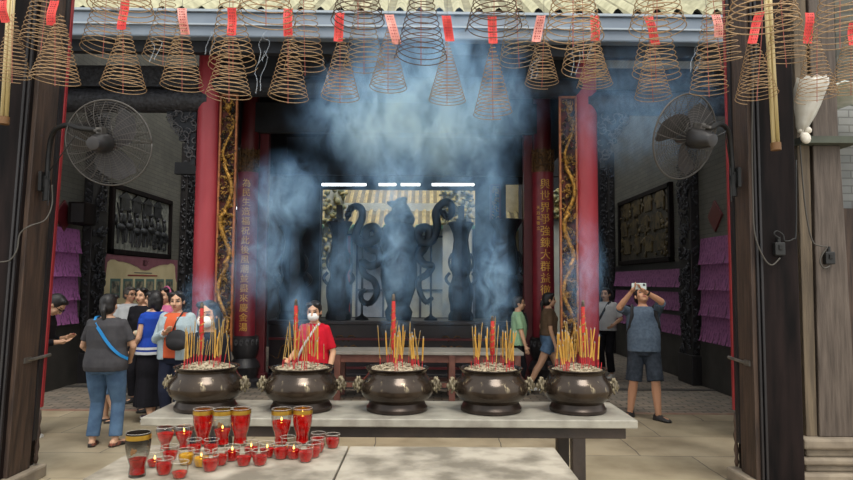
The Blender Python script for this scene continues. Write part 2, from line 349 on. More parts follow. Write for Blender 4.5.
# ================================================================== portal posts with folded leaves
def portal(xi, xo, side, label):
    s = 1 if side == 'right' else -1
    t = thing('portal_post', label, 'post', ((xi+xo)/2, 5.5, 0)); yf = 5.25 if s < 0 else 5.33
    b = MB(); b.span((xi+s*.035, yf, 0), (xo, 5.72, 5.6)); b.build('post_core', m_black, t, bevel=.012)
    b = MB()
    for k in range(2): b.span((xi+s*(.035+.028*k), yf-.015-.012*k, 0), (xi+s*(.055+.028*k), yf+.01, 5.6))
    b.build('moulding', m_blackw, t, bevel=.005)
    b = MB(); b.span((xi, 5.30 if s < 0 else 5.345, .12), (xi+s*.05, 5.60, 5.6)); b.build('side_plank', m_brown, t, bevel=.006)
    b = MB(); b.span((xi-s*.012, 5.60, .35), (xi+s*.04, 5.66, 5.6)); b.build('dark_rebate', m_blackw, t)
    b = MB(); b.span((xi-s*.02, 5.66, .62), (xi+s*.035, 5.70, 5.6)); b.build('red_strip', m_red, t, bevel=.004)
    b = MB(); b.span((xi-s*.06, 5.24, 0), (xo+s*.03, 5.76, .12)); b.build('stone_plinth', m_stone, t, bevel=.02)
    b = MB(); b.lathe([(.012, .14), (.02, .18), (.012, .22), (.022, .28), (.012, .34), (.024, .4), (.012, .46), (.02, .52), (.012, .6)], 12, (xi-s*.005, 5.67, 0)); b.build('turned_pivot', m_brown, t, smooth=True)
    c = at(37 if s < 0 else 737, 358 if s < 0 else 362, 5.5); b = MB(); b.tube([(xi-s*.0, 5.42, c.z), (xi-s*.012, 5.5, c.z), (xi-s*.03, 5.72, c.z+.015)], .014, 8); b.box((xi-s*.005, 5.44, c.z), (.02, .09, .045)); b.build('door_bolt', m_steel, t, smooth=R(40))
    if s < 0: t.rotation_euler = (0, R(1.9), 0); t.location.x += .03
    return t
portal(-3.42, -4.05, 'left', 'dark lacquered portal post at left edge with brown side plank')
portal(2.71, 3.10, 'right', 'dark lacquered portal post at right with brown side plank')
# ---- outer square column on moulded stone base (right)
x0 = at(816, 330, 5.6).x
t = thing('square_timber_column', 'weathered square timber column on moulded stone base right of portal', 'column', (x0+.17, 5.8, 0))
b = MB(); b.loft([[(x0, 5.6, .41), (x0+.33, 5.6, .41), (x0+.33, 5.95, .41), (x0, 5.95, .41)], [(x0+.03, 5.6, 2.95), (x0+.27, 5.6, 2.95), (x0+.27, 5.95, 2.95), (x0+.03, 5.95, 2.95)]]); b.build('shaft', m_brown2, t, bevel=.01)
b = MB(); b.loft([[(x0-.10, 5.62, .41), (x0-.005, 5.62, .41), (x0-.005, 5.93, .41), (x0-.10, 5.93, .41)], [(x0-.10, 5.62, 5.2), (x0+.025, 5.62, 5.2), (x0+.025, 5.93, 5.2), (x0-.10, 5.93, 5.2)]]); b.build('lit_left_face', m_lightw, t, bevel=.006)
b = MB()
for (e, za, zb_) in ((.12, 0, .13), (.06, .13, .19), (.09, .19, .25), (.04, .25, .32), (.08, .32, .41)):
    b.loft([[(x0-.1-e, 5.6-e, z_), (x0+.33+e, 5.6-e, z_), (x0+.33+e, 5.95+e, z_), (x0-.1-e, 5.95+e, z_)] for z_ in (za, zb_)])
b.build('moulded_stone_base', m_stone, t, bevel=.02)
b = MB(); b.span((x0-.12, 5.50, 2.95), (x0+.38, 5.98, 3.01)); b.build('timber_shelf', mat('mossy_shelf_board', '4c5146', '393a34', 5, .8), t)
b = MB(); b.span((x0+.03, 5.6, 3.01), (x0+.26, 5.92, 5.2)); b.build('upper_shaft', m_brown2, t, bevel=.01)
# ---- outer wall beyond
m_obrick = brick('pale_grey_brick', '8d8e8c', '7e8080', '6c6d6b', .24, .085, .008, .85, axes='XZ', bump=.4, noise=.2)
b = MB(); b.span((3.9, 7.0, 2.55), (8.5, 7.2, 3.75)); struct(b.build('wall_outer', m_obrick))
b = MB(); b.span((3.6, 6.95, 0), (8.5, 7.2, 2.55)); struct(b.build('wall_outer_timber', m_brown))
# green-white awning sheet edge
sh = MB(); n = 24
pts = [[(3.25+k*.1, 5.95+.9*v, at(815, 88, 6.0).z+.06*sin(k*1.1)+.05*v+.02*sin(k*2.7)) for k in range(n)] for v in (0, .5, 1)]
vs = [p for r_ in pts for p in r_]; sh.add(vs, [(i*n+j, i*n+j+1, (i+1)*n+j+1, (i+1)*n+j) for i in range(2) for j in range(n-1)])
m_tarp = mat('pale_tarpaulin', 'a9b7ac', 'd3d8d4', 7, .5)
o = sh.build('awning_sheet', m_tarp, smooth=True); so = o.modifiers.new('s', 'SOLIDIFY'); so.thickness = .012; tag(o, 'pale greenish plastic awning sheet at upper right edge behind timber column', 'awning')
# ---- plastic bag hung from the shelf
t = thing('plastic_bag', 'knotted translucent white plastic bag hanging beside right timber column', 'bag', at(803, 100, 5.4))
p0 = at(806, 82, 5.4); b = MB(); rings = []
for (px, py, wpx, wy) in ((813, 79, 15, .10), (812, 86, 16, .12), (810, 95, 14, .12), (808, 106, 12, .10), (806, 116, 9, .08), (803, 125, 6, .06), (802, 131, 3, .03)):
    c = at(px, py, 5.42); r_ = wpx/118; rings.append([c+V((r_*cos(2*pi*j/18)*(1+.10*sin(5*j)), wy*sin(2*pi*j/18), .015*sin(3*j))) for j in range(18)])
b.loft(rings); c = at(801, 131, 5.42)
b.build('bag_body', mat('translucent_white_plastic', 'd9d6cc', 'c2bcae', 12, .3, trans=.35), t, smooth=True)
b = MB(); b.ell(c, (.03, .03, .022), 10); b.ell(c+V((.045, -.01, .01)), (.045, .03, .03), 10, M.Rotation(.5, 3, 'Y')); b.ell(c+V((.03, -.01, -.06)), (.045, .03, .055), 10, M.Rotation(-.4, 3, 'Y')); b.build('knot', mat('creased_white_plastic', 'cfc6b5', 'e4dfd4', 20, .4), t, smooth=True)
# ---- vertical pale poles
m_pole = mat('pale_bamboo', 'c4b183', 'a8945f', 5, .5, stretch=(8, 8, .4)); m_poleend = mat('brown_pole_end', '6b4a26', rough=.6)
def pole(pa, pb, Y, label):
    a = at(*pa, Y); e = at(*pb, Y); a = a+(a-e)*.38; t = thing('hanging_pole', label, 'pole', e); d = (a-e).normalized()
    b = MB()
    for dx in (-.017, .017): b.tube([e+V((dx, 0, 0)), a+V((dx, 0, 0))], .016, 10)
    b.build('bamboo_strip', m_pole, t, smooth=True)
    b = MB(); b.tube([e-d*.01, e+d*.05], .04, 10); b.build('end_binding', m_poleend, t, smooth=R(40))
pole((11, 0), (4, 123), 5.08, 'pale bamboo pole hanging against left portal post')
pole((768, 0), (776, 149), 5.08, 'pale bamboo pole hanging against right portal post')
# ---- cables and switch boxes
m_gcable = mat('dark_grey_cable', '45413b', rough=.6)
def cable(pts, Y, label, m, name='electric_cable', r=.006):
    P = [at(x, y, Y if not isinstance(Y, list) else Y[i]) for i, (x, y) in enumerate(pts)]
    Q = []
    for i in range(len(P)-1):
        p0 = P[max(i-1, 0)]; p1 = P[i]; p2 = P[i+1]; p3 = P[min(i+2, len(P)-1)]
        for k in range(6):
            u = k/6; Q.append(.5*((2*p1)+(p2-p0)*u+(2*p0-5*p1+4*p2-p3)*u*u+(3*p1-p0-3*p2+p3)*u**3))
    Q.append(P[-1]); b = MB(); b.tube(Q, r, 6); return tag(b.build(name, m, smooth=True), label, 'cable')
def socket(px, py, Y, label, d=.05):
    c = at(px, py, Y); t = thing('switch_box', label, 'switch', c); b = MB(); b.box((0, 0, 0), (.085, d, .11)); b.build('box_body', m_cable, t, world=False, bevel=.008)
    b = MB(); b.box((.0, -d/2-.004, .012), (.03, .012, .04)); b.build('rocker', m_iron, t, world=False, bevel=.003)
    b = MB(); b.tube([(0, 0, .05), (0, 0, .10)], .014, 8); b.build('cable_inlet', m_cable, t, world=False)
socket(779, 249, 5.305, 'black switch box on front of right portal post')
socket(829, 258, 5.575, 'black switch box on the weathered square column')
cable([(754, 60), (752, 130), (753, 200), (755, 235), (764, 258), (772, 265), (780, 258)], 5.285, 'thin grey cable running down right portal post to switch box', m_gcable)
cable([(779, 238), (774, 234), (777, 231), (783, 235), (785, 241), (793, 239), (796, 230), (796, 160)], 5.285, 'black cable looping up right from switch box on right portal post', m_cable)
cable([(800, 145), (805, 205), (812, 240), (821, 246), (827, 247), (822, 255), (820, 262), (824, 268), (830, 266)], [5.5]*9, 'grey cable looping down weathered square column to its switch box', m_gcable)
cable([(52, 185), (52, 205), (45, 220), (30, 226), (20, 234), (17, 250), (10, 260), (0, 262)], [5.4, 5.4, 5.3, 5.2, 5.2, 5.2, 5.2, 5.2], 'grey cable drooping across left portal post from the fan', m_gcable)
# ---- wall fans
m_blade = mat('grey_fan_blade', '2a2829', '3a3636', 6, .45)
m_cage = mat('dusty_fan_wire', '4a4642', rough=.6)
m_motor = mat('dark_fan_motor', '1c1b1c', '2c2a29', 5, .4)
m_motorl = mat('worn_motor_cap', '77736e', '4d4a47', 14, .45, .5)
def fan(px, py, Y, yaw, pitch, wallpx, s, label, diam=.35):
    c = at(px, py, Y); t = thing('wall_fan', label, 'fan', c)
    RM = M.Rotation(yaw, 3, 'Z') @ M.Rotation(pitch, 3, 'X')
    Q = RM.to_4x4()
    g = MB(); R0 = diam
    def ring(r, y, w): g.tube([(r*cos(2*pi*k/48), y, r*sin(2*pi*k/48)) for k in range(49)], w, 5)
    ring(R0, .0, .008)
    def dome(u, sgn): return sgn*(.085*(1-u**2.4))
    for sgn in (-1, 1):
        for k in range(1, 18): u = k/18; ring(R0*u, dome(u, sgn), .0016)
        for k in range(24):
            a = 2*pi*k/24
            g.tube([(R0*u*cos(a+(.35*(1-u) if sgn < 0 else 0)), dome(u, sgn), R0*u*sin(a+(.35*(1-u) if sgn < 0 else 0))) for u in (.16, .4, .6, .75, .88, .96, 1)], .0026, 4)
    g.xf(Q); g.build('guard_cage', m_cage, t, world=False, smooth=True)
    for k in range(3):
        b = MB(); a = 2*pi*k/3+.5; rings = []
        for i in range(9):
            u = i/8; r = .06+u*.25; wd = .04+.10*sin(pi*min(1, .15+u*.75)); tw = .6-.35*u; sw = a+.5*u
            er = V((cos(sw), 0, sin(sw))); et = V((-sin(sw), 0, cos(sw)))
            rings.append([er*r+(et*cos(tw)+V((0, 1, 0))*sin(tw))*(wd*q)+V((0, 1, 0))*th for q, th in ((-1, 0), (0, .006), (1, 0), (0, -.006))])
        b.loft(rings); b.xf(Q); b.build('blade', m_blade, t, world=False, smooth=R(60))
    b = MB(); b.lathe([(.03, .10), (.055, .08), (.06, -.02), (.075, -.05), (.08, -.08), (.078, -.17), (.065, -.23), (.045, -.27)], 28); b.xf(M.Rotation(-pi/2, 4, 'X'))
    b.xf(Q); b.build('motor_housing', m_motor, t, world=False, smooth=R(50))
    b = MB(); b.lathe([(.055, -.268), (.05, -.285), (.03, -.29)], 20); b.xf(M.Rotation(-pi/2, 4, 'X')); b.xf(Q); b.build('motor_cap', m_blade, t, world=False, smooth=R(40))
    b = MB(); b.box((0, -.12, .10), (.05, .09, .05)); b.box((0, -.17, .10), (.025, .12, .02)); b.tube([(-.06*s, -.05, .06), (-.05*s, -.05, .14)], .006, 6); b.xf(Q); b.build('tilt_bracket', m_motorl, t, world=False, bevel=.004)
    # bent arm from the post
    j = RM @ V((0, -.12, .10))
    W0 = at(wallpx[0][0], wallpx[0][1], 5.4)-c
    pts = [W0]+[at(x, y, yy)-c for x, y, yy in wallpx[1:]]+[j]
    Qp = []
    for i in range(len(pts)-1):
        p0 = pts[max(i-1, 0)]; p1 = pts[i]; p2 = pts[i+1]; p3 = pts[min(i+2, len(pts)-1)]
        for k in range(8):
            u = k/8; Qp.append(.5*((2*p1)+(p2-p0)*u+(2*p0-5*p1+4*p2-p3)*u*u+(3*p1-p0-3*p2+p3)*u**3))
    Qp.append(j); b = MB(); b.tube(Qp, .021, 12); b.build('bent_arm', m_iron, t, world=False, smooth=R(60))
    b = MB(); b.box(W0+V((s*.03, .0, .0)), (.03, .12, .17)); b.box(W0+V((s*.015, 0, 0)), (.04, .06, .10)); b.build('wall_bracket', m_iron, t, world=False, bevel=.006)
    b = MB(); b.tube([W0+V((0, 0, .02)), W0+V((0, 0, -.16))], .03, 12); b.build('arm_socket', m_iron, t, world=False, smooth=R(40))
    b = MB(); P = [j+V((0, 0, -.03)), j+V((s*.1, -.03, -.10)), j+V((s*.2, -.02, -.05)), W0+V((-s*.02, 0, .1)), W0+V((-s*.03, -.02, -.2))]; b.tube(P, .005, 5); b.build('power_cord', m_cable, t, world=False)
fan(109, 143, 5.25, R(2), R(13), [(47, 182, 5.4), (49, 150, 5.4), (54, 132, 5.35), (66, 125, 5.25), (80, 128, 5.15)], -1, 'black caged wall fan on left portal post facing away')
fan(685, 137, 5.25, R(27), R(17), [(733, 178, 5.4), (731, 150, 5.4), (728, 131, 5.35), (720, 124, 5.25), (710, 128, 5.15)], 1, 'black caged wall fan on right portal post facing away')
# ================================================================== altar table with five censers
TZ = .85
m_slab = mat('pale_altar_slab', '9b978b', '78736a', 7, .35, bump=.06, lo=.4, hi=.7, detail=9)
m_ashy = mat('ash_dusted_slab', 'b5b1a6', '97928a', 9, .6)
m_frame = mat('dark_sooty_frame', '241d19', '3a2f28', 6, .55, bump=.15)
t = thing('altar_table', 'long pale-slab altar table on dark frame carrying five bronze censers', 'table', (-.22, 4.42, 0))
b = MB(); b.span((-1.81, 4.13, TZ-.052), (1.35, 4.76, TZ)); b.build('table_top', m_slab, t, bevel=.006)
b = MB(); b.span((-1.72, 4.17, TZ-.125), (1.285, 4.21, TZ-.053)); b.span((-1.72, 4.69, TZ-.125), (1.285, 4.73, TZ-.053)); b.span((1.245, 4.21, TZ-.125), (1.285, 4.69, TZ-.053)); b.span((-1.72, 4.21, TZ-.125), (-1.68, 4.69, TZ-.053)); b.build('apron', m_frame, t, bevel=.004)
for lx in (.985, -1.44):
    for ly in (4.212, 4.69):
        b = MB(); b.span((lx-.042, ly-.04, 0), (lx+.042, ly+.04, TZ-.054)); b.build('leg', m_frame, t, bevel=.005)
# ---- bench with candle glasses
BZ = .85
m_bench = mat('stained_stone_slab', '6a6356', 'a1998a', 5.5, .6, bump=.2, bscale=14, lo=.36, hi=.6, detail=9)
m_benchs = mat('dark_red_bench_side', '4a2420', '2f1d1b', 5, .6)
t = thing('offering_bench', 'pale stained stone-topped bench in front of altar table holding red candle glasses', 'table', (-.4, 3.16, 0))
b = MB(); b.span((-1.50, 2.86, BZ-.03), (-.408, 3.46, BZ)); b.build('stone_slab', m_bench, t, bevel=.006)
b = MB(); b.span((-.400, 2.875, BZ-.03), (.685, 3.465, BZ-.002)); b.build('stone_slab', m_bench, t, bevel=.006)
b = MB(); b.span((-1.47, 2.885, BZ-.12), (.665, 3.44, BZ-.0305)); b.build('frame', m_benchs, t)
for lx in (-1.4, -.4, .6):
    for ly in (2.95, 3.38):
        b = MB(); b.span((lx-.04, ly-.04, 0), (lx+.04, ly+.04, BZ-.121)); b.build('leg', m_benchs, t)
# ---- censers
m_bronze = mat('dark_bronze', '2c2622', '433a32', 5, .24, .55, bump=.05, bscale=10)
def bronze_worn():
    m = mat('worn_bronze', '2c241e', '40352b', 5, .2, .5); nt = m.node_tree; N = nt.nodes; L = nt.links; b = N['Principled BSDF']
    tc = N.new('ShaderNodeTexCoord'); mp = N.new('ShaderNodeMapping'); mp.inputs['Scale'].default_value = (24, 24, 7); L.new(tc.outputs['Object'], mp.inputs[0])
    n = N.new('ShaderNodeTexNoise'); n.inputs['Scale'].default_value = 1; n.inputs['Detail'].default_value = 6; L.new(mp.outputs[0], n.inputs['Vector'])
    r = N.new('ShaderNodeValToRGB'); r.color_ramp.elements[0].position = .60; r.color_ramp.elements[1].position = .70; L.new(n.outputs['Fac'], r.inputs[0])
    sx = N.new('ShaderNodeSeparateXYZ'); L.new(tc.outputs['Object'], sx.inputs[0])
    mr = N.new('ShaderNodeValToRGB'); e = mr.color_ramp.elements; e[0].position = .15; e[0].color = (0, 0, 0, 1); e[1].position = .24; e[1].color = (0, 0, 0, 1); k = e.new(.19); k.color = (1, 1, 1, 1); L.new(sx.outputs['Z'], mr.inputs[0])
    mu = N.new('ShaderNodeMath'); mu.operation = 'MULTIPLY'; L.new(r.outputs[0], mu.inputs[0]); L.new(mr.outputs[0], mu.inputs[1])
    mx = N.new('ShaderNodeMixRGB'); src = b.inputs['Base Color'].links[0].from_socket; L.new(mu.outputs[0], mx.inputs[0]); L.new(src, mx.inputs[1]); mx.inputs[2].default_value = lin('b9a887'); L.new(mx.outputs[0], b.inputs['Base Color'])
    return m
m_worn = bronze_worn()
m_lion = mat('pale_worn_lion_bronze', '8c8168', '4f4638', 28, .5, .35, bump=.3, bscale=50)
m_ash = mat('incense_ash', 'c2b49a', '84755f', 60, .95, bump=1, bscale=90)
m_foot = mat('dark_bronze_foot', '29211c', '3b3029', 9, .35, .5)
PR = .213
prof = [(.195, .002), (.206, .006), (.207, .026), (.199, .034), (.192, .05), (.189, .062), (.195, .07), (.217, .085), (.238, .108), (.249, .135), (.251, .158), (.244, .184), (.229, .210), (.211, .230), (.200, .246), (.199, .262), (.205, .274), (.215, .281), (.219, .287), (.214, .290), (.204, .285), (.19, .27), (.185, .25)]
mb = MB(); mb.lathe(prof[5:], 56, cap=False); potme = mb.mesh('pot_body'); fixn(potme); potme.materials.append(m_worn)
mb = MB(); mb.lathe(prof[:6], 56); footme = mb.mesh('foot_ring'); fixn(footme); footme.materials.append(m_foot)
for me in (potme, footme): me.polygons.foreach_set('use_smooth', [True]*len(me.polygons))
footme.set_sharp_from_angle(angle=R(35))
mb = MB()  # lion-mask lug, pointing +X from the belly
mb.rc((.0, 0, 0), (.05, 0, .01), .036, .034); mb.ell((.06, 0, .012), (.036, .036, .036)); mb.rc((.075, 0, .0), (.098, 0, -.006), .022, .018); mb.ell((.10, 0, .005), (.012, .014, .010))
for s in (-1, 1):
    mb.ell((.078, s*.018, .03), .011); mb.rc((.045, s*.03, .03), (.04, s*.045, .055), .014, .006); mb.rc((.05, s*.035, 0), (.055, s*.05, -.02), .014, .008); mb.ell((.03, s*.036, .01), .018); mb.ell((.03, s*.03, -.025), .018)
mb.rc((.08, 0, -.022), (.09, 0, -.038), .014, .008); mb.ell((.035, 0, .043), .018); mb.rc((.04, 0, -.03), (.055, 0, -.055), .02, .012)
mb.ell((.06, 0, .05), (.012, .01, .014))
lugme = remesh(mb, .004, 1, .4, 'lion_lug'); lugme.materials.append(m_lion)
mb = MB(); rg = random.Random(3); n = 44; rings = []
for i in range(9):
    u = 1-i/8.5; rings.append([V((.198*u*cos(2*pi*j/n), .198*u*sin(2*pi*j/n), .262+.052*(1-u**1.7)+.010*NZ.noise(V((u*9*cos(2*pi*j/n), u*9*sin(2*pi*j/n), 3))))) for j in range(n)])
mb.loft(rings)
for k in range(150):
    a = rg.random()*6.28; r_ = .185*sqrt(rg.random()); z_ = .262+.052*(1-(r_/.198)**1.7)+.003; q = rg.random()*6.28; l = rg.uniform(.008, .02)
    mb.tube([(r_*cos(a)-l*cos(q), r_*sin(a)-l*sin(q), z_), (r_*cos(a)+l*cos(q), r_*sin(a)+l*sin(q), z_+.004)], rg.uniform(.003, .0055), 4)
ashme = mb.mesh('ash_heap'); fixn(ashme); ashme.materials.append(m_ash); ashme.polygons.foreach_set('use_smooth', [True]*len(ashme.polygons))
POTN = ['leftmost censer', 'second censer from the left', 'middle censer', 'second censer from the right', 'rightmost censer']
POTS = []
for i, px in enumerate((206, 301.5, 397, 491, 577.5)):
    c = at(px, 400, 4.43); c.z = TZ
    t = thing('bronze_censer', f'dark bronze incense pot with lion-head handles, {["leftmost of the five on the altar table", "second from the left on the altar table", "middle one of the five on the altar table", "second from the right on the altar table", "rightmost of the five near the table end"][i]}', 'incense pot', c, 'bronze censers on the altar table')
    link('pot_body', potme, t); link('foot_ring', footme, t)
    ash = link('ash_heap', ashme, t); ash.rotation_euler.z = i*1.3
    for s in (0, pi):
        o = link('lion_handle', lugme, t); o.location = (.236*cos(s), .236*sin(s), .17); o.rotation_euler.z = s; o.scale = (.62, .82, .9)
    t.rotation_euler.z = R((-3, 2, 0, 3, -4)[i]); t.scale = (1, 1, 1) if i < 4 else (.92, .92, 1)
    POTS.append(c)
# ---- incense sticks
m_stick = mat('yellow_incense', 'bd9240', 'a5782a', 20, .8); m_stick2 = mat('pale_tan_incense', 'a98a4a', '8d6f3a', 20, .8)
m_stem = mat('red_stick_stem', 'b3232a', rough=.7); m_tip = mat('grey_ash_tip', '8f8a84', rough=.9)
def stickmesh(L, r, stem, ms, tip=True):
    mb = MB(); mb.c = 1; mb.tube([(0, 0, -.05), (0, 0, stem)], .0022, 5); mb.c = 0; mb.tube([(0, 0, stem), (0, 0, L)], r, 6)
    if tip: mb.c = 2; mb.tube([(0, 0, L), (0, 0, L+.012)], [r*.9, r*.5], 6)
    me = mb.mesh('incense_stick'); fixn(me)
    for m in (ms, m_stem, m_tip): me.materials.append(m)
    me.polygons.foreach_set('material_index', mb.m[:len(me.polygons)]); return me
SM = [stickmesh(.25, .0046, .07, m_stick), stickmesh(.20, .0054, .06, m_stick), stickmesh(.29, .0028, .06, m_stick2), stickmesh(.18, .0026, .07, m_stick2), stickmesh(.06, .0022, .05, m_stem, False)]
rs = random.Random(11)
KIND = ['thick yellow incense stick', 'thick yellow incense stick', 'thin tan incense stick', 'thin tan incense stick', 'burnt-down bare red stick']
for i, c in enumerate(POTS):
    spec = [2, 2, 2, 2, 2, 3, 3, 3, 3, 0, 1, 4, 4, 4, 2, 3, 0] if i < 2 else [0, 0, 0, 0, 1, 1, 1, 1, 1, 0, 0, 1, 2, 2, 2, 3, 3, 2, 4, 4, 4, 4, 4, 0]
    if i == 4: spec = spec+[0, 1, 0, 1, 0, 1, 4, 4, 4]
    if i == 0: spec = spec+[2, 3, 2, 3, 2, 0]
    if i == 1: spec = spec+[0, 2, 3, 2]
    spec = spec+spec[::3]+([0, 1, 0, 0, 2] if i > 1 else [2]); nb = 8; bunch = [(rs.uniform(0, 6.28), rs.uniform(.07, .165)) for _ in range(nb)]
    for q, kd in enumerate(spec):
        if q % 2: a, r_ = bunch[rs.randrange(nb)]; a += rs.gauss(0, .10); r_ += rs.gauss(0, .013)
        else: a = rs.random()*6.28; r_ = rs.uniform(.05, .17)
        r_ = min(.17, max(.04, r_)); z_ = .262+.052*(1-(r_/.198)**1.7)
        o = link('incense_stick', SM[kd]); o.location = c+V((r_*cos(a), r_*sin(a), z_-.005))
        lean = r_*.9+rs.gauss(0, .05); o.rotation_euler = (-lean*sin(a)+rs.gauss(0, .03), lean*cos(a)+rs.gauss(0, .03), rs.random()*6); o.scale.z = rs.uniform(.85, 1.12)
        tag(o, f'{KIND[kd]} standing in the ash of the {POTN[i]}', 'incense stick', f'{KIND[kd]}s in the {POTN[i]}')
# big red dragon joss sticks
m_joss = mat('red_joss_paper', 'a81d22', 'c0302a', 14, .5)
TIP = [(202, 302), (296, 299), (393.5, 294), (492.5, 316), (583, 300)]
for i, c in enumerate(POTS):
    tp = at(*TIP[i], 4.41); bs = V((tp.x+(c.x-tp.x)*.15, 4.41, TZ+.30)); L = tp.z-bs.z
    t = thing('dragon_joss_stick', f'tall thick red joss stick with gold dragon in the {POTN[i]}', 'incense stick', bs, 'large red joss sticks'); d = (tp-bs)
    b = MB(); b.tube([(0, 0, -.04), d*.24], .004, 8); b.build('thin_stem', m_stem, t, world=False)
    b = MB(); b.tube([d*.22, d*.26, d*.9], [.008, .0165, .0125], 14); b.build('red_body', m_joss, t, world=False, smooth=R(50))
    b = MB(); b.tube([d*.9, d*.97, d], [.0125, .010, .006], 12); b.build('burnt_tip', mat('charred_tip', '3b332c', '6f675d', 40, .95), t, world=False, smooth=True)
    b = MB(); n = 90; b.tube([d*(.28+.58*k/n)+V(((.0165-.004*k/n)*cos(k*.32), (.0165-.004*k/n)*sin(k*.32), 0)) for k in range(n+1)], [.0035]*(n)+[.001], 5)
    for k in range(0, n, 5): b.ell(d*(.28+.58*k/n)+V((.0165*cos(k*.5+2), .0165*sin(k*.5+2), 0)), .0045, 5)
    b.build('gold_dragon', m_gold, t, world=False)
# ================================================================== candle glasses
def glassmat():
    m = bpy.data.materials.new('clear_glass'); m.use_nodes = True; nt = m.node_tree; N = nt.nodes; L = nt.links; N.remove(N['Principled BSDF']); out = N['Material Output']
    tr = N.new('ShaderNodeBsdfTransparent'); gl = N.new('ShaderNodeBsdfGlossy'); gl.inputs['Roughness'].default_value = .03; lw = N.new('ShaderNodeLayerWeight'); lw.inputs[0].default_value = .35; tr.inputs[0].default_value = (.9, .9, .88, 1)
    mx = N.new('ShaderNodeMixShader'); mu = N.new('ShaderNodeMath'); mu.operation = 'MULTIPLY_ADD'; mu.inputs[1].default_value = .32; mu.inputs[2].default_value = .008
    L.new(lw.outputs['Facing'], mu.inputs[0]); L.new(mu.outputs[0], mx.inputs[0]); L.new(tr.outputs[0], mx.inputs[1]); L.new(gl.outputs[0], mx.inputs[2]); L.new(mx.outputs[0], out.inputs[0]); return m
m_glass = glassmat()
def sootglass():
    m = glassmat(); m.name = 'sooty_glass'; N = m.node_tree.nodes; L = m.node_tree.links; out = N['Material Output']
    d = N.new('ShaderNodeBsdfDiffuse'); d.inputs[0].default_value = lin('2a2622'); mx = N.new('ShaderNodeMixShader'); src = out.inputs[0].links[0].from_socket
    tc = N.new('ShaderNodeTexCoord'); sx = N.new('ShaderNodeSeparateXYZ'); L.new(tc.outputs['Object'], sx.inputs[0]); n = N.new('ShaderNodeTexNoise'); n.inputs['Scale'].default_value = 22
    ad = N.new('ShaderNodeMath'); ad.operation = 'MULTIPLY_ADD'; ad.inputs[1].default_value = .07; L.new(n.outputs['Fac'], ad.inputs[0]); L.new(sx.outputs['Z'], ad.inputs[2]); L.new(tc.outputs['Object'], n.inputs['Vector'])
    r = N.new('ShaderNodeValToRGB'); r.color_ramp.elements[0].position = .14; r.color_ramp.elements[1].position = .23; r.color_ramp.elements[1].color = (.9, .9, .9, 1); r.color_ramp.elements[0].color = (.12, .12, .12, 1); L.new(ad.outputs[0], r.inputs[0]); L.new(r.outputs[0], mx.inputs[0]); L.new(src, mx.inputs[1]); L.new(d.outputs[0], mx.inputs[2]); L.new(mx.outputs[0], out.inputs[0]); return m
m_soot = sootglass(); m_lip = mat('pale_glass_lip', 'd9d2c6', rough=.15); m_lip.node_tree.nodes['Principled BSDF'].inputs['Alpha'].default_value = .34  # pale lip colour stands in for the bright glint of the glass edge
m_oil = mat('red_lamp_oil', '7d060a', 'bd1413', 30, .12, lo=.38, hi=.62, emit='d80a05', es=.13, spec=.3, trans=.15); m_oily = mat('yellow_lamp_oil', '8a5c08', 'd0a228', 42, .12, lo=.38, hi=.62, emit='c58a10', es=.25, trans=.15)  # faint emission stands in for light passing through the oil
m_rim = mat('gold_glass_rim', 'b08a2e', '8f6d22', 20, .3, .7); m_flame = mat('candle_flame', 'ffd27a', emit='ffb347', es=9); m_wick = mat('wick_float', '3a2417', rough=.8)
def lathe_shell(prof, th, n=28):
    inner = [(max(r-th, .002), z+th*.4) for r, z in prof[::-1]]
    b = MB(); b.lathe(prof+inner, n); return b
def interp(prof, z):
    for (r0, z0), (r1, z1) in zip(prof, prof[1:]):
        if z0 <= z <= z1: return r0+(r1-r0)*(z-z0)/max(1e-6, z1-z0)
    return prof[-1][0]
def make_glass(name, prof, fill, oil, label, cat, base, group, rim=False, flame=False, emblem=False, glass=None):
    t = thing(name, label, cat, base, group); h = prof[-1][1]
    lathe_shell(prof, .0022).build('glass_shell', glass or m_glass, t, world=False, smooth=R(60))
    fill *= .86 if name == 'candle_cup' else 1; zb_ = h*.07; zs = [zb_+k*(h*fill-zb_)/8 for k in range(9)]
    rt = prof[-1][0]; b = MB(); b.tube([(rt*cos(2*pi*k/28)*.985, rt*sin(2*pi*k/28)*.985, h) for k in range(29)], .0015, 6); b.build('glass_lip', m_lip, t, world=False, smooth=True)
    b = MB(); b.lathe([(max(.003, interp(prof, z)-.0035), z) for z in zs], 26); b.build('lamp_oil', oil, t, world=False, smooth=R(50))
    if rim:
        z0 = h*.86; b = MB(); b.lathe([(interp(prof, z0)+.0008, z0), (interp(prof, h*.965)+.0008, h*.965)], 32, cap=False); b.build('gold_rim_band', m_rim, t, world=False, smooth=True)
    if emblem:
        z0 = h*.62; r0 = interp(prof, z0)+.0015; b = MB()
        for k in range(9): b.ell((.014*cos(k*2.4)*(k/9), -r0+.002, z0+.014*sin(k*2.4)*(k/9)), (.006, .0025, .007), 6)
        b.build('brown_flower_print', m_poleend, t, world=False)
    if flame:
        b = MB(); zf = h*fill; b.lathe([(.001, zf+.004), (.0038, zf+.008), (.003, zf+.014), (.0005, zf+.021)], 8, cap=True); b.build('flame', m_flame, t, world=False, smooth=True)
        b = MB(); b.tube([(0, 0, zf-.003), (0, 0, zf+.006)], .0012, 5); b.lathe([(.001, zf), (.009, zf+.0015), (.001, zf+.003)], 10); b.build('wick', m_wick, t, world=False)
    return t
def base_at(px, yb, r, z=BZ):
    p = atz(px, yb, z+.001); return V((p.x*(p.y+r)/p.y, p.y+r, z))
tall = [(.034, 0), (.037, .004), (.036, .02), (.034, .04), (.0335, .048), (.038, .065), (.046, .09), (.0515, .12), (.054, .15), (.0535, .175), (.052, .192)]
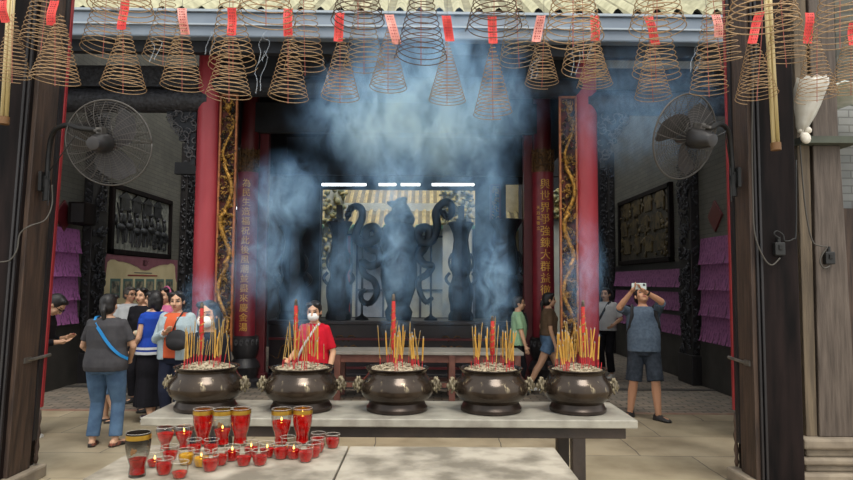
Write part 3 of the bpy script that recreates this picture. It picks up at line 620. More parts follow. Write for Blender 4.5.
TG = 'tall flared lamp glasses at the bench back'
sg = make_glass('lamp_glass', tall, .40, m_oil, 'tall soot-blackened lamp glass at front left corner of the bench, half empty', 'candle glass', base_at(137, 478.5, .036), TG, True, False, True, m_soot)
for px, yb, fl, lab, emb, fil in ((202.5, 447, False, 'tall red oil glass, leftmost of the back trio on the bench', False, .84), (222, 447.5, True, 'tall half-empty lamp glass with brown flower print and lit wick', True, .45), (240, 446.5, False, 'tall red oil glass with gold rim, rightmost of the back trio', False, .84), (281, 447, True, 'tall red lamp glass with clear upper third and lit wick, left of a pair', False, .66), (302, 446, True, 'tall full red lamp glass with gold rim, right of a pair', False, .82)):
    make_glass('lamp_glass', tall, fil, m_oil, lab, 'candle glass', base_at(px, yb, .036), TG, True, fl, emb)
gob = [(.024, 0), (.026, .004), (.022, .02), (.025, .035), (.036, .055), (.044, .08), (.046, .10), (.043, .118)]
make_glass('lamp_goblet', gob, .72, m_oil, 'flared red oil goblet at left rear of the bench, nearest the sooty glass', 'candle glass', base_at(165, 451, .025), 'flared red goblets at left rear of the bench')
make_glass('lamp_goblet', gob, .72, m_oil, 'flared red oil goblet with lit wick, right of its twin at left rear', 'candle glass', base_at(183.5, 450, .025), 'flared red goblets at left rear of the bench', False, True)
cup = [(.022, 0), (.026, .003), (.030, .012), (.0355, .026), (.0375, .045), (.0365, .062), (.038, .072)]
CUPS = [(154.5, 468, .5, 1, 0, 'small red candle cup with lit flame, leftmost of the small cups'), (164, 476, .8, 0, 0, 'small red candle cup in the front row, just right of the sooty tall glass'), (179.5, 479.5, .45, 0, 0, 'half-empty small red candle cup, frontmost of all the cups'),
 (170, 462, .7, 0, 0, 'small red candle cup behind the front row, between leftmost cup and yellow cups'), (186, 466, .8, 0, 1, 'small yellow oil cup without flame, left of the two yellow cups'), (201, 468, .7, 1, 1, 'small yellow oil cup with lit flame, right of the two yellow cups'),
 (210, 472.5, .8, 0, 0, 'small red candle cup in front of the right yellow cup'), (220, 466.5, .75, 0, 0, 'small red candle cup right of the front red cup, below the flower-print glass'), (194, 455, .7, 0, 0, 'small red candle cup below the leftmost tall glass of the trio, in the rear row'), (211, 455, .7, 0, 0, 'small red candle cup below and between the left two tall glasses, in the rear row'),
 (232, 462, .75, 1, 0, 'small red candle cup with flame below the right glass of the trio'), (243.5, 467, .7, 0, 0, 'small red candle cup in the front row, left of a matching pair'), (260, 466.5, .72, 0, 0, 'small red candle cup in the front row, right of a matching pair'), (281, 460, .8, 0, 0, 'small full red cup just below the clear-topped tall glass'),
 (293.5, 460, .7, 1, 0, 'small red cup with bright flame between the two right tall glasses'), (305.5, 463, .8, 0, 0, 'small red cup below the rightmost tall glass, front of the right cluster'), (313.5, 458.5, .75, 0, 0, 'small red cup just behind the front cup of the right cluster'), (317.5, 453.5, .7, 0, 0, 'small red cup third back in the right cluster'),
 (318, 447.5, .75, 0, 0, 'small red cup rearmost of the right cluster beside the bench edge'), (332.5, 449, .8, 0, 0, 'small red cup standing apart at far right of all the cups'), (251, 457.5, .7, 1, 0, 'small red cup with flame right of the trio of tall glasses, rear row'), (267, 458.5, .7, 1, 0, 'small red cup with flame left of the clear-topped tall glass, rear row'), (287.5, 452, .3, 0, 0, 'nearly empty small cup behind, between the two right tall glasses')]
for px, yb, fil, fl, ye, lab in CUPS:
    make_glass('candle_cup', cup, fil, m_oily if ye else m_oil, lab, 'candle glass', base_at(px, yb, .024), 'small candle cups on the bench', False, bool(fl))
# ================================================================== hanging incense coils
m_coil = mat('tan_incense_coil', '97795a', 'b39670', 30, .8); m_coild = mat('dark_incense_coil', '4f3a2c', '66503c', 30, .8); m_coilp = mat('pale_incense_coil', 'a89678', '8a7659', 30, .8)
m_thread = mat('red_thread', '9a5148', rough=.8); m_string = mat('thin_string', '6a6660', rough=.8)
m_tag = mat('red_paper_tag', 'cf3434', 'd94b40', 12, .6); m_tagp = mat('faded_pink_paper_tag', 'dc8b80', 'e3a195', 12, .6); m_ink = mat('dark_red_ink', '8a1f22', rough=.7)
def coilmesh(D, H, turns, wob, seed, m):
    rr = random.Random(seed); n = 26; P = []; N_ = turns*n
    for i in range(N_+1):
        u = i/N_; a = 2*pi*i/n; r = D/2*((1-u)**.92*.93+.07); z = H*(u**1.06); tl = wob*(1-u)
        P.append((r*cos(a), r*sin(a), z+tl*r*cos(a+seed)+.006*NZ.noise(V((u*14, seed, 0)))))
    b = MB(); b.tube(P, D*.0092, 4); me = b.mesh('spiral'); fixn(me); me.materials.append(m); me.polygons.foreach_set('use_smooth', [True]*len(me.polygons)); return me
RACK = 5.0; CACHE = {}
def hang(px, yb, wpx, ya, D, label, group, tagx=None, tag_y=None, m=m_coil, turns=17, tilt=0, pink=False, wob=.06, ad=0):
    Y = 640*D/wpx
    if (px < 80 or px > 700) and Y > 4.95: D *= 4.95/Y; Y = 4.95
    pb = at(px, yb, Y); pa = at(px+ad, ya, Y); H = max(.25, (pa-pb).length); key = (round(H/D, 1), m.name, round(wob, 2), turns)
    if key not in CACHE: CACHE[key] = coilmesh(1, round(H/D, 1), turns, wob, len(CACHE)+1, m)
    t = thing('incense_coil', label, 'incense coil', pa, group); d = (pb-pa)
    o = link('spiral', CACHE[key], t); sc = D; o.scale = (sc, sc, H/round(H/D, 1)); o.location = d
    ang = math.atan2(-d.x, -d.z); o.rotation_euler = (0, ang+R(tilt), len(CACHE)*1.7)
    b = MB(); b.tube([(0, 0, 0), d*.5, d*1.06], .0028, 4); b.build('red_thread', m_thread, t, world=False)
    top = V((0, 0, RACK-pa.z)); b = MB(); b.tube([(0, 0, 0), top], .0022, 4); b.build('hanging_string', m_string, t, world=False)
    if tagx is not None:
        ta = at(tagx[0], tag_y[0], Y-.03)-pa; tb = at(tagx[1], tag_y[1], Y-.03)-pa; hw = 4.6*Y/640
        b = MB(); n = 6; rows = []
        for k in range(n+1):
            u = k/n; c = ta.lerp(tb, u)+V((0, -.012*sin(u*5+px), 0)); rows.append([c+V((-hw, -.004, 0)), c+V((0, .006, 0)), c+V((hw, -.004, 0))])
        vs = [p for r_ in rows for p in r_]; b.add(vs, [(i*3+j, i*3+j+1, (i+1)*3+j+1, (i+1)*3+j) for i in range(n) for j in range(2)])
        g = b.build('paper_tag', m_tagp if pink else m_tag, t, world=False); s = g.modifiers.new('s', 'SOLIDIFY'); s.thickness = .002
        rr = random.Random(int(px)); b = MB()
        for cx_ in (-.45, .05, .5):
            for k in range(9):
                u = (k+.8)/10; c = ta.lerp(tb, u)+V((hw*cx_, -.010-.012*sin(u*5+px), 0)); b.box(c, (hw*rr.uniform(.15, .32), .002, hw*rr.uniform(.08, .3)))
        b.build('ink_characters', m_ink, g, world=False)
    return t
FR = [(12, 79, 36, 14, (2, 5), (0, 22), False), (55, 82, 48, 14, (54, 51), (0, 25), False), (123, 89, 45, 20, (125, 122), (0, 30), False), (182, 87, 43, 16, (182, 185), (8, 34), True), (229, 97, 46, 24, (232, 232), (8, 36), False), (288, 99, 42, 24, (288, 288), (8, 36), False), (340, 99, 40, 32, (340, 338), (13, 41), False), (388, 89, 39, 26, (389, 397), (14, 44), True), (447, 101, 38, 42, (446, 450), (16, 41), False), (493, 115, 40, 43, (492, 493), (16, 44), False), (542, 84, 35, 26, (541, 536), (16, 42), True), (595, 86, 36, 36, (595, 595), (15, 41), False), (653, 98, 37, 34, (648, 656), (16, 44), False), (709, 92, 38, 8, (716, 719), (14, 37), True), (757, 97, 41, 30, (760, 751), (12, 44), False), (817, 98, 40, 28, (809, 808), (13, 43), False), (851, 92, 42, 38, (853, 852), (23, 46), False)]
for i, (px, yb, w_, ya, tx, ty, pk) in enumerate(FR):
    hang(px, yb, w_, ya, .36 if w_ > 38 else .34, f'incense coil with {"faded pink" if pk else "red"} paper tag, {ORD[i]} from left in lowest row', 'tagged incense coils in the lowest row', tx, ty, turns=17 if i not in (9, 8) else 18, wob=(.02, .04, .01)[i % 3], pink=pk, m=m_coil, ad=(0, 0, 0, 0, 0, 0, 0, 0, 0, -1, 2, 0, -4, -3, 5, 0, 0)[i])
BK = [(41, 48, 42, -34, 10), (103, 52, 44, -40, 6), (163, 60, 41, -22, 4), (233, 67, 49, -30, 0), (305, 70, 42, -24, -2), (364, 69, 43, -20, 0), (519, 62, 40, -24, -4), (584, 72, 46, -22, -2), (656, 76, 48, -24, -4), (721, 65, 42, -34, -12), (786, 62, 42, -30, -8)]
for i, (px, yb, w_, ya, ad) in enumerate(BK):
    hang(px, yb, w_, ya, .40, f'untagged tan incense coil hanging behind the lowest row, {ORD[i]} from the left', 'untagged coils hanging behind the lowest row', m=m_coilp if i in (5, 6) else m_coil, turns=17, wob=.05, tilt=(-3, 0, 2)[i % 3], ad=ad)
UP = [(121, 13, 66, -80), (266, 20, 60, -78), (358, 24, 56, -70), (421, 59, 54, -38), (494, 30, 58, -70), (573, 40, 62, -70), (657, 30, 57, -74), (762, 27, 72, -90), (840, 42, 58, -60)]
for i, (px, yb, w_, ya) in enumerate(UP):
    hang(px, yb, w_, ya, .40, f'dark brown incense coil only partly in view at the top, {ORD[i]} from the left', 'dark coils cut off by the top edge', m=m_coild if i in (2, 3, 4) else m_coil, turns=17, wob=.06)
t = thing('coil_rack', 'iron rack overhead from which the incense coils hang', 'rack', (0, 5.2, RACK))
b = MB()
for k in range(12): b.tube([(-4.6, 3.6+k*.30, RACK+.012), (4.6, 3.6+k*.30, RACK+.012)], .012, 6)
b.build('rack_bar', m_iron, t)
b = MB()
for k in range(19): b.tube([(-4.5+k*.5, 3.5, RACK+.03), (-4.5+k*.5, 7.0, RACK+.03)], .010, 6)
b.build('cross_bar', m_iron, t)
# ================================================================== light table in the hall
m_lt = mat('grey_table_top', '8d8b86', '75726c', 5, .4); m_ltl = mat('red_brown_table_wood', '4e2d26', '6a4237', 6, .5, bump=.1)
Yt0, Yt1 = 9.2, 9.85; xl = at(331, 352, 9.2).x; xr = at(524, 352, 9.2).x
t = thing('hall_table', 'low red-brown hall table with grey top behind the middle censers', 'table', ((xl+xr)/2, 9.5, 0))
b = MB(); b.span((xl, Yt0, .68), (xr, Yt1, .725)); b.build('table_top', m_lt, t, bevel=.006)
b = MB(); b.span((xl+.06, Yt0+.03, .57), (xr-.06, Yt0+.06, .678)); b.span((xl+.06, Yt1-.06, .57), (xr-.06, Yt1-.03, .678)); b.build('apron', m_ltl, t, bevel=.004)
for fx in (xl+.09, (xl+xr)/2+.35, xr-.09):
    for fy in (Yt0+.05, Yt1-.05):
        b = MB(); b.span((fx-.045, fy-.045, .02), (fx+.045, fy+.045, .679)); b.build('leg', m_ltl, t, bevel=.006)
b = MB(); b.span((xl+.09, Yt0+.03, .22), (xr-.09, Yt0+.07, .28)); b.span((xl+.09, Yt1-.07, .22), (xr-.09, Yt1-.03, .28)); b.build('stretcher', m_ltl, t)
# ---- dark altar with offering vessels
YA = 11.25; ax0 = at(264, 330, YA).x; ax1 = at(533, 330, YA).x
za = at(400, 321, YA).z
m_altar = mat('black_altar_lacquer', '16131a', '241c20', 5, .35); m_vessel = mat('black_cast_iron', '0e1014', '1b1e24', 8, .5, .3, bump=.2)
t = thing('altar', 'long black lacquered altar with faint gold carving carrying tall dark vessels', 'altar', ((ax0+ax1)/2, YA+.4, 0))
b = MB(); b.span((ax0, YA, za-.07), (ax1, YA+.9, za)); b.build('top_board', m_altar, t, bevel=.01)
b = MB(); b.span((ax0+.08, YA+.05, .12), (ax1-.08, YA+.8, za-.071)); b.build('cabinet_body', m_altar, t)
b = MB(); b.span((ax0+.02, YA+.0, .0), (ax1-.02, YA+.86, .119)); b.build('plinth', m_altar, t, bevel=.01)
b = MB(); b.span((ax0+.08, YA+.01, za-.34), (ax1-.08, YA+.05, za-.30)); b.span((ax0+.08, YA+.01, .2), (ax1-.08, YA+.05, .24)); b.build('red_moulding', m_dred, t)
rr = random.Random(4)
for k in range(5):
    cx_ = ax0+.5+k*(ax1-ax0-1)/4; b = MB()
    for s in (-1, 1):
        b.tube([(cx_+s*(.05+.05*q), YA+.03, .52+.06*sin(q*1.1)+.02*q*(1 if q < 4 else -1)) for q in range(8)], [.018-.0018*q for q in range(8)], 5)
        b.tube([(cx_+s*(.1+.07*cos(q)), YA+.03, .72+.06*sin(q)) for q in range(5)], .011, 5)
    b.ell((cx_, YA+.03, .55), (.05, .02, .06), 8); b.build('gilt_spray', m_gold2, t, smooth=True)
# vessels
YV = YA+.35
def vz(y): return at(400, y, YV).z
def vx(x): return at(x, 260, YV).x
PXM = YV/640
def vase(px, lab, k=1.0, candle=True, ytop=222):
    h = vz(ytop)-za; t = thing('altar_vase', lab, 'vase', (vx(px), YV, za)); q = PXM*k
    pr = [(12.5, 0), (12.5, .05), (10.5, .09), (11, .16), (12.6, .24), (12.4, .33), (9.5, .40), (8.4, .45), (9.8, .50), (10.4, .56), (9.6, .66), (8.2, .74), (7.4, .82), (8.2, .88), (11, .95), (13, .985), (13, 1.0), (11, 1.0), (7, .95)]
    b = MB(); b.lathe([(r_*q, z_*h) for r_, z_ in pr], 8); b.build('vase_body', m_vessel, t, world=False, smooth=R(25))
    b = MB()
    for s in (-1, 1):
        b.tube([(s*q*(9+3*sin(u*pi/6)), 0, h*(.50+.03*u)) for u in range(7)], q*1.4, 6)
        b.tube([(s*q*(11+4*sin(u*pi/6)), 0, h*(.36+.02*u)) for u in range(7)], q*1.8, 6)
    b.build('scroll_handle', m_vessel, t, world=False, smooth=True)
    if candle:
        b = MB(); b.box((0, 0, h+q*8), (q*6, q*6, q*16+.02)); b.box((0, 0, h+q*1.5), (q*10, q*10, q*3)); b.build('candle_spike', m_vessel, t, world=False, bevel=.01)
vase(339, 'tall black flared altar vase left of the central censer, in front of bright opening')
vase(461, 'tall black flared altar vase right of the central censer, in front of bright opening')
vase(506, 'large black flared altar vase at the right end of the altar', 1.3, False, 219)
vase(293, 'large black flared altar vase at the left end of the altar', 1.2, False, 226)
# central censer with lion lid
t = thing('altar_censer', 'tall black central altar censer crowned by a lion figure', 'incense pot', (vx(399), YV, za)); q = PXM; h = vz(222)-za
pr = [(12, 0), (13, .03), (14, .08), (11, .14), (13, .2), (17, .32), (18.5, .45), (18, .58), (16, .66), (17, .70), (19, .76), (19.5, .82), (18, .9), (14, .96), (9, 1.0)]
b = MB(); b.lathe([(r_*q, z_*h) for r_, z_ in pr], 24); b.build('censer_body', m_vessel, t, world=False, smooth=R(40))
b = MB()
for s in (-1, 1): b.tube([(s*q*(17+3*sin(u*pi/6)), 0, h*(.64+.05*u)) for u in range(7)], q*2.2, 8)
b.build('loop_handle', m_vessel, t, world=False, smooth=True)
b = MB(); z0 = h
b.ell((0, 0, z0+q*2), (q*16, q*10, q*10)); b.ell((q*1.5, 0, z0+q*11), (q*10, q*8, q*9)); b.ell((q*1, -q*2, z0+q*19), (q*6.5, q*6, q*5.5)); b.ell((-q*6, -q*3, z0+q*18), (q*5.5, q*4, q*3.5)); b.ell((q*4, 0, z0+q*23), (q*4, q*3, q*3)); b.rc((-q*10, -q*3, z0+q*18), (-q*12, -q*3, z0+q*20), q*2, q*1.4)
b.rc((-q*4, -q*4, z0+q*12), (-q*9, -q*4, z0+q*4), q*3, q*2.5); b.rc((q*9, 0, z0+q*10), (q*13, 0, z0+q*3), q*3, q*3)
me = remesh(b, .02, 2, .5, 'lion_finial'); me.materials.append(m_vessel); link('lion_finial', me, t)
# dragon ornaments (coiled, standing on rods)
def dragon(pts, rod, lab):
    t = thing('dragon_ornament', lab, 'ornament', (vx(rod), YV-.15, za)); o = V((vx(rod), YV-.15, za)); YY = YV-.15
    P = [at(x, y, YY)-o for x, y in pts]; Q = []
    for i in range(len(P)-1):
        p0 = P[max(i-1, 0)]; p1 = P[i]; p2 = P[i+1]; p3 = P[min(i+2, len(P)-1)]
        for k in range(6):
            u = k/6; Q.append(.5*((2*p1)+(p2-p0)*u+(2*p0-5*p1+4*p2-p3)*u*u+(3*p1-p0-3*p2+p3)*u**3))
    Q.append(P[-1]); n = len(Q)
    b = MB(); b.tube([v+V((0, .05*sin(i*.25), 0)) for i, v in enumerate(Q)], [q*(2.2+2.4*sin(pi*min(1, .12+.88*i/n))) for i in range(n)], 8)
    b.build('coiled_body', m_vessel, t, world=False, smooth=True)
    b = MB(); h0 = Q[0]; d = (Q[0]-Q[3]).normalized(); b.ell(h0, (q*3.6, q*3.4, q*3.2), 10); b.rc(h0, h0+d*q*5, q*2.6, q*1.6); b.rc(h0+V((0, 0, q*2)), h0-d*q*4+V((0, 0, q*6)), q*1.2, q*.5); b.build('dragon_head', m_vessel, t, world=False, smooth=True)
    b = MB()
    for i in range(5, n-4, 3):
        v = Q[i]; b.rc(v, v+V((q*3.5*cos(i*2.1), 0, q*5.0*sin(i*2.1+.6))), q*1.5, q*.3, 5)
    b.build('fin', m_vessel, t, world=False, smooth=True)
    b = MB(); b.tube([(0, .06, 0), (0, .06, at(rod, 225, YY).z-za)], q*1.1, 8); b.lathe([(q*7, 0), (q*6, .04), (q*2, .08), (q*1, .12)], 14, (0, .06, 0)); b.build('stand_rod', m_vessel, t, world=False, smooth=R(40))
dragon([(348, 215), (350, 209), (356, 206), (362, 210), (362, 219), (357, 228), (356, 238), (363, 243), (373, 241), (378, 234), (374, 227), (367, 229), (366, 236), (369, 248), (378, 252), (379, 262), (370, 266), (362, 262), (364, 274), (374, 281), (377, 293), (370, 303), (362, 301), (361, 293), (366, 290)], 363, 'black coiled dragon ornament on a rod left of the central altar censer')
dragon([(443, 213), (448, 217), (452, 212), (450, 204), (443, 203), (436, 212), (437, 226), (432, 240), (424, 243), (418, 236), (421, 228), (428, 229), (429, 237), (424, 248), (419, 256), (424, 264), (432, 266), (427, 274), (419, 280), (420, 292), (426, 302), (432, 298)], 431, 'black coiled dragon ornament on a rod right of the central altar censer')
# ================================================================== dark rear screen with openings
YS = 14.5
def rect(x0, x1, y0, y1): a = at(x0, y1, YS); c = at(x1, y0, YS); return a.x, c.x, a.z, c.z
holes = [h for h in [rect(320, 476, 190, 317), rect(506, 522, 184, 258), rect(551, 565, 190, 262), rect(270, 286, 205, 322), rect(224, 237, 205, 300), rect(598, 606, 225, 310)] if h[0] > -3.3 and h[1] < 2.45]
xs = sorted({-3.3, 2.45, *[h[0] for h in holes], *[h[1] for h in holes]}); zs = sorted({0.0, 5.2, *[h[2] for h in holes], *[h[3] for h in holes]})
b = MB()
for i in range(len(xs)-1):
    for k in range(len(zs)-1):
        cx_ = (xs[i]+xs[i+1])/2; cz = (zs[k]+zs[k+1])/2
        if not any(h[0] < cx_ < h[1] and h[2] < cz < h[3] for h in holes) and xs[i+1]-xs[i] > 1e-4 and zs[k+1]-zs[k] > 1e-4: b.span((xs[i], YS, zs[k]), (xs[i+1], YS+.12, zs[k+1]))
struct(b.build('wall_back', m_hall))
b = MB(); b.span((XL, 16.9, 0), (-3.3, 17.0, 9.5)); struct(b.build('wall_aisle_left', m_hall)); b = MB(); b.span((2.45, 16.9, 0), (XR, 17.0, 9.5)); struct(b.build('wall_aisle_right', m_hall))
# lattice panel and lit window strip beside the opening
def lattice(x0, x1, y0, y1, lab, m):
    a = at(x0, y1, YS-.1); c = at(x1, y0, YS-.1); t = thing('lattice_panel', lab, 'screen', ((a.x+c.x)/2, YS-.1, a.z)); b = MB()
    for s in (a.x, c.x): b.span((s-.025, YS-.1, a.z), (s+.025, YS-.04, c.z))
    for z_ in (a.z, c.z): b.span((a.x, YS-.1, z_-.025), (c.x, YS-.04, z_+.025))
    b.build('frame', m_dred, t); b = MB(); rr = random.Random(int(x0))
    for k in range(26):
        u = rr.uniform(a.x+.03, c.x-.03); z_ = rr.uniform(a.z, c.z); b.tube([(u+.04*cos(p), YS-.07, z_+.04*sin(p)) for p in range(6)], .012, 5)
    b.build('carved_infill', m, t, smooth=True)
lattice(491, 500, 185, 222, 'small gilded lattice panel right of the bright opening, by large vase', m_gold)
b = MB(); a = at(316, 320, YS-.15); c = at(321, 186, YS-.15); b.span((a.x, YS-.2, 0), (c.x, YS-.1, c.z)); tag(b.build('screen_post', m_hall), 'slim dark post at left side of the bright rear opening', 'post')
b = MB(); a = at(475, 320, YS-.15); c = at(482, 186, YS-.15); b.span((a.x, YS-.2, 0), (c.x, YS-.1, c.z)); tag(b.build('screen_post', m_hall), 'slim dark post at right side of the bright rear opening', 'post')
# fluorescent tubes
for i, (x0, x1) in enumerate(((322, 366), (379, 396), (401, 420), (432, 474))):
    a = at(x0, 184.6, 13.2); c = at(x1, 184.6, 13.2); t = thing('fluorescent_lamp', f'lit white fluorescent tube above the bright opening, {ORD[i]} from the left', 'lamp', (a+c)/2, 'fluorescent tubes over the opening')
    b = MB(); b.tube([a, c], .028, 10); b.build('lit_tube', m_tube, t, smooth=R(40)); b = MB(); b.span((a.x-.03, 13.17, a.z+.03), (c.x+.03, 13.23, a.z+.10)); b.build('lamp_housing', m_hall, t)
a = at(320, 180, 13.2); c = at(476, 180, 13.2); b = MB(); b.span((a.x-3.0, 13.12, a.z+.10), (c.x+2.2, 13.28, a.z+.34)); tag(b.build('lamp_beam', m_hall), 'dark cross beam carrying the fluorescent tubes', 'beam')
a = at(232, 208, 13.2); c = at(239, 208, 13.2); t = thing('fluorescent_lamp', 'short lit white lamp glimpsed between left gilded board and left couplet', 'lamp', (a+c)/2); b = MB(); b.tube([a, c], .03, 10); b.build('lit_tube', m_tube, t, smooth=R(40))
b = MB(); b.box(((a.x+c.x)/2, 13.2, a.z+.055), (.2, .07, .05)); b.build('lamp_housing', m_hall, t)
# ================================================================== second light well and far building
m_farw = mat('pale_far_wall', 'b9bcae', '9aa0a0', 2, .8); m_fard = mat('far_door_grey_blue', '6d7684', '8a93a0', 3, .6); m_fary = mat('warm_far_panel', 'c9b98a', 'b29f70', 4, .7); m_green = mat('green_glazed_tile', '5d8f78', '437a66', 8, .3)
YF = 18.5; ez = at(400, 228, YF-.9).z
b = MB(); b.span((XL, YF, 0), (XR, YF+.3, ez+.8)); struct(b.build('wall_far', m_farw))
b = MB(); x = XL; P = []
while x < XR:
    for k in range(6):
        u = k/6; P.append((x+u*.22, .06*sin(pi*min(u/.6, 1)) if u < .6 else 0))
    x += .22
n = len(P); rows = [[(px_, YF-.9+u*3.6, ez+u*2.3+h) for px_, h in P] for u in (0, .15, .3, .45, .6, .75, .9, 1)]
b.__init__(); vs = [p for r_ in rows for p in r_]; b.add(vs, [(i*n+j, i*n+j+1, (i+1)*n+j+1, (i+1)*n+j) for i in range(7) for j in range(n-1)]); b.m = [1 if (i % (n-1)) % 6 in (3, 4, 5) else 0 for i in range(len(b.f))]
struct(b.build('far_tiled_roof', [mat('far_yellow_roof_tile', 'aa9c6e', '83764f', 5, .85), mat('far_roof_tile_shadow', '574f38', '6b6246', 5, .9)], smooth=R(50)))  # darker second tile colour paints the shade between the ribs
t = thing('glazed_eave_row', 'row of green glazed tile ends along the far roof eave', 'tiles', (0, YF-.95, ez)); b = MB(); x = XL+.1
while x < XR: b.tube([(x, YF-.98, ez+.03), (x, YF-.88, ez+.05)], .06, 8); x += .22
b.build('round_tile_end', m_green, t, smooth=R(40)); b = MB(); x = XL+.2
while x < XR: b.prism([(x-.07, ez+.02), (x+.07, ez+.02), (x, ez-.09)], YF-.94, YF-.91); x += .22
b.build('drip_tile', m_green, t)
# carved figure ridges flanking the roof
m_rock = mat('weathered_ceramic_figures', 'a99a63', '5d6a58', 9, .7, bump=.5)
for x0, x1, y0, y1, lab in ((321, 346, 188, 270, 'carved ceramic gable ornament at left of the bright opening'), (441, 474, 188, 224, 'carved ceramic gable ornament at right of the bright opening'), (551, 566, 190, 218, 'pale carved ornament glimpsed between right couplet and gilded board')):
    a = at(x0, y1, 16.6); c = at(x1, y0, 16.6); b = MB(); rr = random.Random(int(x0))
    for k in range(90):
        p = V((rr.uniform(a.x, c.x), 16.6+rr.uniform(-.1, .1), rr.uniform(a.z, c.z))); b.ell(p, (rr.uniform(.03, .09), .06, rr.uniform(.03, .10)), 6, M.Rotation(rr.random()*3, 3, 'Y'))
    t = thing('gable_ornament', lab, 'ornament', ((a.x+c.x)/2, 16.6, 0)); b.build('ceramic_figures', m_rock, t, smooth=True)
    b = MB(); b.span((a.x+.05, 16.7, 0), (c.x-.05, 16.8, c.z)); b.build('gable_wall', m_farw, t)
# far doors and panels
def panel(x0, x1, y0, y1, m, name, lab, cat, Y=YF-.06):
    a = at(x0, y1, Y); c = at(x1, y0, Y); t = thing(name, lab, cat, ((a.x+c.x)/2, Y, max(0, a.z))); b = MB(); b.span((a.x, Y, max(0, a.z)), (c.x, Y+.05, c.z)); b.build('panel', m, t)
    b = MB()
    for s in (a.x, c.x): b.span((s-.03, Y-.03, max(0, a.z)), (s+.03, Y+.05, c.z))
    b.span((a.x, Y-.03, c.z-.05), (c.x, Y+.05, c.z+.01)); b.span((a.x, Y-.03, (a.z+c.z)/2-.03), (c.x, Y+.05, (a.z+c.z)/2+.03)); b.build('frame', m_fardk, t)
m_fardk = mat('far_dark_frame', '3b4250', rough=.6)
panel(356, 384, 236, 345, m_fard, 'far_door', 'grey-blue far door seen behind left dragon ornament', 'door'); panel(420, 444, 236, 345, m_farw, 'far_door', 'pale far door seen behind right dragon ornament', 'door'); panel(446, 474, 228, 345, m_fard, 'far_door', 'grey-blue far door behind the right altar vase', 'door')
panel(345, 352, 234, 345, m_red, 'red_panel', 'narrow red upright panel seen behind left altar vase', 'panel')
panel(503, 530, 180, 340, m_fary, 'warm_panel', 'warm yellow panel lit beyond the large right altar vase', 'panel'); panel(548, 572, 221, 340, m_fary, 'warm_panel', 'warm yellow panel beyond right couplet board', 'panel'); panel(266, 290, 200, 345, m_farw, 'far_door', 'pale far door beyond the left altar vase', 'door')
# ================================================================== side wall furniture
def wallspot(x, y, X): return atx(x, y, X)
def relief(X, s, Y0, Y1, z0, z1, lab, seed):
    t = thing('relief_picture', lab, 'picture', (X, (Y0+Y1)/2, z0)); d = s*.05
    b = MB()
    for a, c in (((Y0, z0), (Y1, z0+.1)), ((Y0, z1-.1), (Y1, z1)), ((Y0, z0), (Y0+.1, z1)), ((Y1-.1, z0), (Y1, z1))): b.span((X, a[0], a[1]), (X+s*.09, c[0], c[1]))
    b.build('picture_frame', m_black, t, bevel=.012)
    b = MB(); b.span((X, Y0+.09, z0+.09), (X+s*.04, Y1-.09, z1-.09)); b.build('silver_ground', m_silv if s > 0 else m_goldg, t)
    b = MB(); rr = random.Random(seed); W = Y1-Y0; H = z1-z0; x = X+s*.05
    if seed == 1:
        for k in range(7):      # procession of horsemen
            y = Y0+.4+k*(W-.75)/6; z = z0+.52+.04*sin(k*2); fl = .05
            b.ell((x, y, z), (.05, .19, .085), 10); b.ell((x, y-.2, z+.13), (.04, .06, .11), 8); b.ell((x, y-.27, z+.2), (.03, .07, .035), 8)
            for q in (-.13, -.06, .08, .14): b.rc((x, y+q, z-.04), (x, y+q+.05*sin(k+q*30), z-.30), .028, .016, 6)
            b.ell((x, y, z+.17), (.045, .06, .12), 8); b.ell((x, y, z+.32), (.04, .045, .05), 8); b.rc((x, y-.05, z+.2), (x, y-.16, z+.45+.1*(k % 2)), .02, .012, 6); b.rc((x, y+.2, z), (x, y+.26, z-.18), .022, .012, 6)
        for k in range(4):
            y = Y0+.35+k*.5; b.span((X+s*.03, y, z0+.86), (X+s*.07, y+.34, z0+1.08)); b.prism([(y-.06, z0+1.08), (y+.4, z0+1.08), (y+.17, z0+1.22)], x-.02, x+.03, 'YZ')
        for k in range(30): b.ell((x, rr.uniform(Y1-.9, Y1-.15), rr.uniform(z0+.2, z0+.5)), (.03, rr.uniform(.03, .08), rr.uniform(.02, .06)), 6)
    else:
        for k in range(3):
            for l in range(4):
                y = Y0+.35+l*.7+.2*(k % 2); z = z0+.25+k*.42; b.span((X+s*.03, y, z), (X+s*.07, y+.40, z+.2)); b.prism([(y-.1, z+.2), (y+.5, z+.2), (y+.38, z+.33), (y+.02, z+.33)], x-.02, x+.03, 'YZ')
                for q in range(3): b.rc((x, y+.05+q*.15, z), (x, y+.05+q*.15, z+.2), .018, .018, 6)
        for k in range(120): b.ell((x, rr.uniform(Y0+.15, Y1-.15), rr.uniform(z0+.15, z1-.15)), (.03, rr.uniform(.03, .08), rr.uniform(.03, .07)), 6)
    b.build('relief_figures', m_relf if s > 0 else m_relg, t, smooth=R(40))
m_silv = mat('tarnished_silver_ground', 'a9aba2', '6f716b', 12, .5, .3, bump=.3); m_goldg = mat('tarnished_gilt_ground', '4a4234', '242220', 8, .5, .3, bump=.4); m_relf = mat('dark_relief_metal', '2b2c2d', '44464a', 10, .4, .5); m_relg = mat('gilt_relief_metal', '6a5a3a', '312c26', 8, .45, .4)
relief(XL, 1, 11.7, 14.45, 2.2, 3.52, 'framed silver relief picture of a horse procession on left wall', 1)
relief(XR, -1, 12.1, 15.4, 2.14, 3.66, 'framed dark relief picture of pavilions on right wall', 2)
